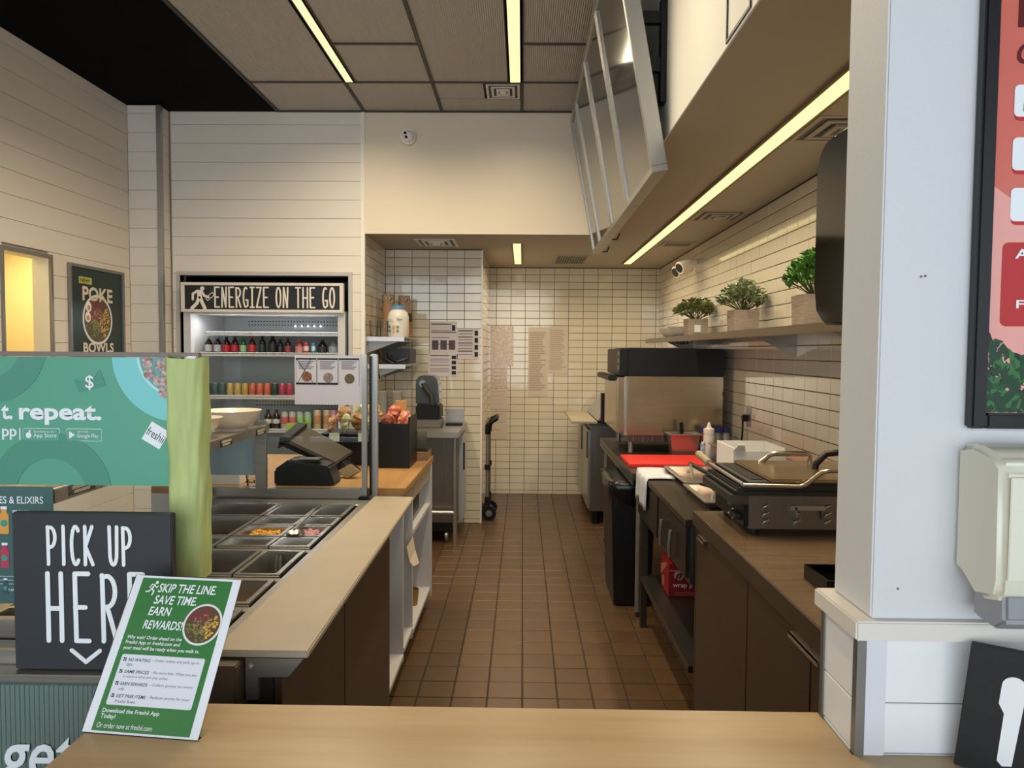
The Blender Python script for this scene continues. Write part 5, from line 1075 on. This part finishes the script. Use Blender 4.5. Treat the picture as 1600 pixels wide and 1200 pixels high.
# middle stand
t = thing('equipment_stand', 'low stainless equipment stand with open shelf between table and cabinet', 'stand', (1.05, 3.5, 0))
B(.655,1.46,2.86,4.13,.872,.902).build('top', mat('bronze_worn_steel',(92,82,70),.24,.9,noise=.12,nscale=8), t, bevel=.003)
B(.675,1.45,2.86,4.10,.64,.872).build('drawer_box', STEELD, t); 
for y0,y1 in ((2.88,3.46),(3.50,4.08)): B(.662,.675,y0,y1,.66,.865).build('drawer_front', mat('dark_front',(44,40,36),.35,.5), t, bevel=.003)
for x,y in ((.74,2.90),(.70,4.07),(1.42,2.90),(1.42,4.07)): B(x-.018,x+.018,y-.018,y+.018,0,.66).build('leg', STEELD, t)
B(.68,1.44,2.88,4.09,.27,.30).build('under_shelf', STEELD, t, bevel=.003)
B(1.43,1.44,2.88,4.09,.30,.64).build('rear_panel', BLK, t)
for k,y in enumerate((3.10,3.30)):
    MB().tube([(.645,y,.80),(.64,y,.74),(.645,y+.01,.68)], .009, 8).build('hanging_handle', STEEL, t, smooth=60)
# wrap box
t = thing('wrap_box', 'red printed box of wrap film on the stand shelf', 'box', (.92, 3.8, .3))
wbx = B(.765,1.10,3.70,3.90,.3005,.475).build('carton', mat('red_carton',(150,28,30),.45,noise=.15,nscale=12), t, bevel=.003)
XF = Fr((.765,3.699,.3005), (1,0,0), (0,0,1)); XF.text('wrap', .022, .045, .072, .024, WINK, t, n=.0006, bold=.01); XF.text('p', .108, .045, .015, .022, WINK, t, n=.0006, bold=.01)
mb = MB(); XF.disc(mb, .052, .115, .026, n=.0006); mb.build('logo_disc', mat('logo_pink',(206,150,150),.5), t); mb = MB(); XF.stroke(mb, [(.036,.085),(.046,.118),(.070,.125),(.056,.10)], .008, .0014); mb.build('logo_mark', mat('logo_dark',(90,20,24),.5), t)
mb = MB(); XF.rect(mb, .0,.335,.135,.142,.0005); XF.rect(mb, .03,.30,.022,.026,.0005); XF.rect(mb, .03,.28,.012,.015,.0005); mb.build('print_lines', mat('print_rose',(196,110,104),.5), t)
XG = Fr((.7645,3.90,.3005), (0,-1,0), (0,0,1)); mb = MB(); XG.poly(mb, [(.0,.06),(.15,.15),(.15,.17),(.0,.12)], .0006); XG.disc(mb, .07,.05,.028,n=.0006); mb.build('side_print', mat('print_rose'), t)
# draped towel, pans and tongs on the stand
rn = random.Random(2)
mb = MB(); nx, ny = 9, 12
def cl(i,j):
    u = i/nx; v = j/ny; x = .80-v*.34 if v < .45 else .647-.006*math.sin(u*18); z = .912+.006*math.sin(u*9) if v < .45 else .91-(v-.45)*.30*(1+.1*math.sin(u*7))
    if v < .45: x = .80-(v/.45)*.153
    return V((x+.004*math.sin(u*23), 3.74+u*.34+.01*math.sin(v*8), z))
for j in range(ny+1):
    for i in range(nx+1): mb.v.append(cl(i,j))
for j in range(ny):
    for i in range(nx): a = j*(nx+1)+i; mb.f.append([a,a+1,a+nx+2,a+nx+1])
o = mb.build('tea_towel', mat('pale_grey_cloth',(190,190,196),.85,noise=.12,nscale=20), label='pale grey towel draped over the front of the equipment stand', cat='towel', smooth=70)
sm = o.modifiers.new('thick','SOLIDIFY'); sm.thickness = .004
t = steelpan('shallow steel tray with tongs behind the panini grill', .80,1.02,3.50,3.98,.9025,.035,'steel_tray')
MB().tube([(.84,3.55,.945),(.88,3.72,.955),(.92,3.93,.96)], .007, 8).build('tongs_arm', STEEL, t, smooth=60); MB().tube([(.97,3.55,.945),(.94,3.74,.955),(.92,3.93,.96)], .012, 8).build('black_grip', BLK, t, smooth=60)
t = steelpan('second shallow steel tray of utensils nearer the grill', .79,1.02,3.06,3.46,.9025,.03,'steel_tray')
MB().tube([(.82,3.10,.94),(.87,3.25,.945),(.93,3.42,.945)], .006, 8).build('whisk_handle', STEEL, t, smooth=60); MB().tube([(.95,3.10,.94),(.90,3.25,.95),(.85,3.42,.945)], .008, 8).build('scraper_handle', BLK, t, smooth=60)
MB().tube([(.97,3.15,.938),(.98,3.25,.944),(.97,3.40,.94)], .012, 8).build('brass_scoop', mat('brassy',(178,146,84),.3,.8), t, smooth=60)
t = thing('open_white_box', 'open white carton against the tile wall behind the grill', 'box', (1.17, 3.7, .9))
MB().box(1.04,1.30,3.55,3.556,.9025,1.085).box(1.04,1.30,3.844,3.85,.9025,1.10).box(1.04,1.046,3.556,3.844,.9025,1.10).box(1.294,1.30,3.556,3.844,.9025,1.10).box(1.046,1.294,3.556,3.844,.9025,.908).build('walls', mat('plain_white_card'), t)
MB().prism([(1.04,3.55,1.085),(1.10,3.55,1.085),(1.08,3.50,1.12),(1.05,3.50,1.12)], (0,.002,.002)).build('flap', mat('plain_white_card'), t)
# brown cabinet counter
t = thing('brown_cabinet', 'dark brown laminate base cabinet with counter along the right wall', 'cabinet', (1.05, 2.1, 0))
B(.68,1.47,1.402,2.83,.905,.945).build('countertop', BRNT, t, bevel=.002)
B(.676,.68,1.402,2.834,.89,.945).build('top_edge', BRN, t)
B(.71,1.47,1.402,2.82,.10,.905).build('body', mat('cab_dark',(36,28,22),.6), t)
B(.69,1.47,2.82,2.834,.02,.905).build('end_panel', BRN, t)
B(.76,1.46,1.41,2.81,0,.10).build('toe_kick', BLK, t)
for y0,y1,hy in ((1.41,1.69,1.66),(1.698,2.17,1.75),(2.178,2.815,2.70)):
    d = B(.69,.709,y0,y1,.11,.884).build('door', BRN, t, bevel=.0015, seg=1)
    MB().box(.672,.69,hy-.045,hy+.045,.868,.872).box(.672,.674,hy-.045,hy+.045,.858,.872).build('tab_handle', mat('nickel',(196,180,160),.3,.8), d)
# small black tray
t = thing('black_caddy', 'small black plastic tray at the near end of brown counter', 'tray', (.95, 1.9, .945))
MB().box(.785,1.10,1.84,1.99,.9455,.952).box(.785,1.10,1.84,1.848,.952,.985).box(.785,1.10,1.982,1.99,.952,.985).box(.785,.793,1.848,1.982,.952,.985).box(1.092,1.10,1.848,1.982,.952,.985).build('walls', BLKG, t)
B(.80,.86,1.835,1.84,.955,.978).build('ribbed_front', BLK, t)
# panini grill
t = thing('panini_grill', 'stainless panini press with black plates on brown counter', 'grill', (1.02, 2.64, .945))
GY0, GY1, GX0, GX1 = 2.45, 2.83, .775, 1.28
B(GX0,GX1,GY0,GY1,.968,1.085).build('base', STEELF, t, bevel=.003)
for x in (GX0+.03,GX1-.04):
    for y in (GY0+.03,GY1-.03): MB().cyl((x,y,.9455),(x,y,.968),.016,n=12).build('foot', BLK, t)
B(GX0-.015,GX0,GY0+.005,GY1-.005,.972,1.05).build('control_panel', BLK, t, bevel=.003)
for y in (GY0+.06,GY0+.10): MB().cyl((GX0-.015,y,1.0),(GX0-.035,y,1.0),.014,n=14).build('knob', DKG, t)
B(GX0-.018,GX0-.015,GY0+.16,GY0+.20,1.015,1.04).build('badge', GALV, t); MB().tube([(GX0-.015,GY0+.13,1.01),(GX0-.03,GY0+.13,.995),(GX0-.015,GY0+.13,.975)],.005,6).build('lever', STEEL, t)
B(GX0-.06,GX0-.0,GY0+.0,GY1+.02,1.052,1.085).build('drip_tray', STEELD, t, bevel=.003)
B(GX0-.05,GX1,GY0-.02,GY1+.02,1.086,1.109).build('lower_plate', BLKI, t, bevel=.008)
B(GX0-.02,GX1,GY0-.035,GY1+.03,1.110,1.134).build('upper_plate', BLKI, t, bevel=.010)
B(GX0+.06,GX1,GY0-.03,GY1+.025,1.134,1.145).build('lid_top', mat('bronze_steel',(170,146,110),.25,.9), t, bevel=.005)
B(GX0+.01,GX0+.055,GY0+.02,GY1-.02,1.132,1.136).build('heat_slot', BLK, t)
for k in range(3):
    for j in range(3):
        x = GX0+.055+k*.105*1.0; z = .992+j*.026
        MB().tube([(x-.009,GY0-.001,z-.008),(x-.006,GY0-.007,z+.003),(x+.004,GY0-.008,z+.008),(x+.012,GY0-.001,z+.009)], .0035, 6).build('louver', STEEL, t, smooth=60)
MB().box(GX0+.13,GX0+.245,GY0-.03,GY0-.026,1.040,1.052).box(GX0+.13,GX0+.245,GY0-.03,GY0,1.052,1.055).prism([(GX0+.125,GY0-.001,1.05),(GX0+.145,GY0-.03,1.05),(GX0+.15,GY0-.03,1.02),(GX0+.14,GY0-.001,1.0)],(.006,0,0)).prism([(GX0+.235,GY0-.03,1.05),(GX0+.255,GY0-.001,1.05),(GX0+.245,GY0-.001,1.0)],(.006,0,0)).build('side_bracket', STEEL, t)
MB().tube([(GX0-.028,GY0-.02,1.125),(GX0-.03,GY0+.05,1.126),(GX0-.03,GY1+.05,1.130)], .007, 10).build('lid_handle', STEEL, t, smooth=60)
MB().tube([(GX0-.03,GY1+.03,1.130),(GX0-.032,GY1+.20,1.142)], .015, 12).build('handle_grip', mat('coil_grip',(150,134,108),.45,bump=.4,bscale=60), t, smooth=60)
MB().tube([(GX0-.03,GY0-.03,1.124),(GX0+.15,GY0-.044,1.124),(GX0+.17,GY0-.044,1.128),(GX0+.225,GY0-.044,1.172),(GX0+.25,GY0-.044,1.178),(GX1,GY0-.044,1.178)], .008, 10).build('front_bar', mat('bronze_bar',(176,168,156),.22,.95), t, smooth=60)
MB().tube([(GX0+.15,GY1-.02,1.14),(GX0+.19,GY1-.02,1.172),(GX0+.21,GY1-.02,1.178),(GX0+.33,GY1-.02,1.178),(GX0+.345,GY1-.02,1.17),(GX0+.345,GY1-.02,1.14)], .010, 10).build('rear_arch_bar', mat('bronze_bar'), t, smooth=60)
MB().tube([(GX0+.30,GY0+.20,1.14),(GX0+.305,GY0+.20,1.165),(GX0+.34,GY0+.20,1.20),(GX0+.40,GY0+.20,1.208),(GX0+.48,GY0+.20,1.185),(GX0+.50,GY0+.20,1.14)], .012, 10).build('power_conduit', BLK, t, smooth=60)
# wall shelf with plants
t = thing('long_wall_shelf', 'long stainless wall shelf with plants above the right counters', 'shelf', (1.35, 4.9, 1.65))
B(1.20,XR-.004,2.45,7.05,1.672,1.69).build('plate', STEELD, t); B(1.192,1.20,2.45,7.05,1.650,1.692).build('front_lip', mat('bronze_lip',(124,110,90),.35,.6), t, bevel=.002)
for y in (2.95,3.92,6.3): MB().prism([(1.22,y,1.671),(XR-.004,y,1.671),(XR-.004,y,1.545)], (0,.006,0)).build('bracket', STEEL, t); 
POT = mat('whitewashed_wood', (168,150,134), .7, noise=.2, nscale=12, stretch=(1,1,8))
def plant(label, x, y, s, leafc, n, rr, hh, lw, seed, up=False):
    z = 1.6925; t = thing('potted_plant', label, 'plant', (x,y,z)); w = s/2
    MB().hexa([(x-w*.94,y-w*.94,z),(x+w*.94,y-w*.94,z),(x+w*.94,y+w*.94,z),(x-w*.94,y+w*.94,z),(x-w,y-w,z+s*.85),(x+w,y-w,z+s*.85),(x+w,y+w,z+s*.85),(x-w,y+w,z+s*.85)]).build('planter_box', POT, t, bevel=.002)
    B(x-w*.9,x+w*.9,y-w*.9,y+w*.9,z+s*.85,z+s*.86).build('soil', mat('soil',(50,40,30),.9), t)
    rn = random.Random(seed); lm = [MB(), MB()]; st = MB(); cz = z+s*.85
    for k in range(n):
        a = rn.uniform(0,6.283); e = rn.random()**.5; f = rn.uniform(.2,1)**.7
        d = V((math.cos(a)*rr*e, math.sin(a)*rr*e*.9, hh*(1-.62*e**2)*f+.01))
        p = V((x,y,cz))+d; p.x = min(p.x, XR-.04); ax = (V((d.x, d.y, hh*.4)).normalized()+V((rn.uniform(-1,1),rn.uniform(-1,1),rn.uniform(-.6,1)))).normalized()
        sd = ax.cross(V((rn.uniform(-.4,.4),rn.uniform(-.4,.4),1))).normalized(); nn = sd.cross(ax); L_ = lw*rn.uniform(.7,1.25)
        q = [p-ax*L_*.5, p-ax*.1*L_+sd*L_*.34+nn*.12*L_, p+ax*.28*L_+sd*L_*.26, p+ax*L_*.55-nn*.1*L_, p+ax*.28*L_-sd*L_*.26, p-ax*.1*L_-sd*L_*.34+nn*.12*L_]
        lm[k%2].add(q, [(0,1,2,3),(0,3,4,5)])
        if k % 9 == 0: st.tube([(x+d.x*.15,y+d.y*.15,cz),(x+d.x*.6,y+d.y*.6,cz+d.z*.6),p], .0018, 5)
    lm[0].build('foliage', mat('leaf_%d_a' % seed, leafc, .5), t, kind='stuff'); lm[1].build('foliage', mat('leaf_%d_b' % seed, tuple(int(c*.72) for c in leafc), .5), t, kind='stuff'); st.build('stems', mat('stem',(84,92,50),.7), t, kind='stuff')
    return t
plant('bright green bushy plant in a wooden pot beside black dispenser', 1.335, 3.33, .165, (98,152,64), 520, .140, .215, .036, 21)
plant('grey green plant in a wooden pot, middle one on the wall shelf', 1.335, 4.42, .155, (158,170,126), 460, .155, .180, .036, 22)
t = plant('darker leafy plant in a wooden pot with small tag, farthest on shelf', 1.335, 5.62, .155, (138,142,84), 400, .175, .17, .040, 23)
B(1.335-.028,1.335+.020,5.62-.081,5.62-.0785,1.72,1.775).build('pot_tag', WINK, t)
bowl('white bowl stacked nearest on the far end of wall shelf', 1.33, 6.02, 1.6905, .125, .085); bowl('white bowl at the far end of the wall shelf', 1.33, 6.45, 1.6905, .125, .085)
t = thing('cable_bundle', 'small grey bundle of cables tucked under the wall shelf end', 'cables', (1.3, 6.0, 1.61))
for k in range(4): MB().tube([(1.24+.03*k,5.95+.02*k,1.668),(1.26+.02*k,6.0,1.635),(1.30+.03*k,6.1,1.64),(1.33+.02*k,6.2,1.668)], .006, 6).build('cable', GALV, t, smooth=60)
# folded paper lying on the ledge end
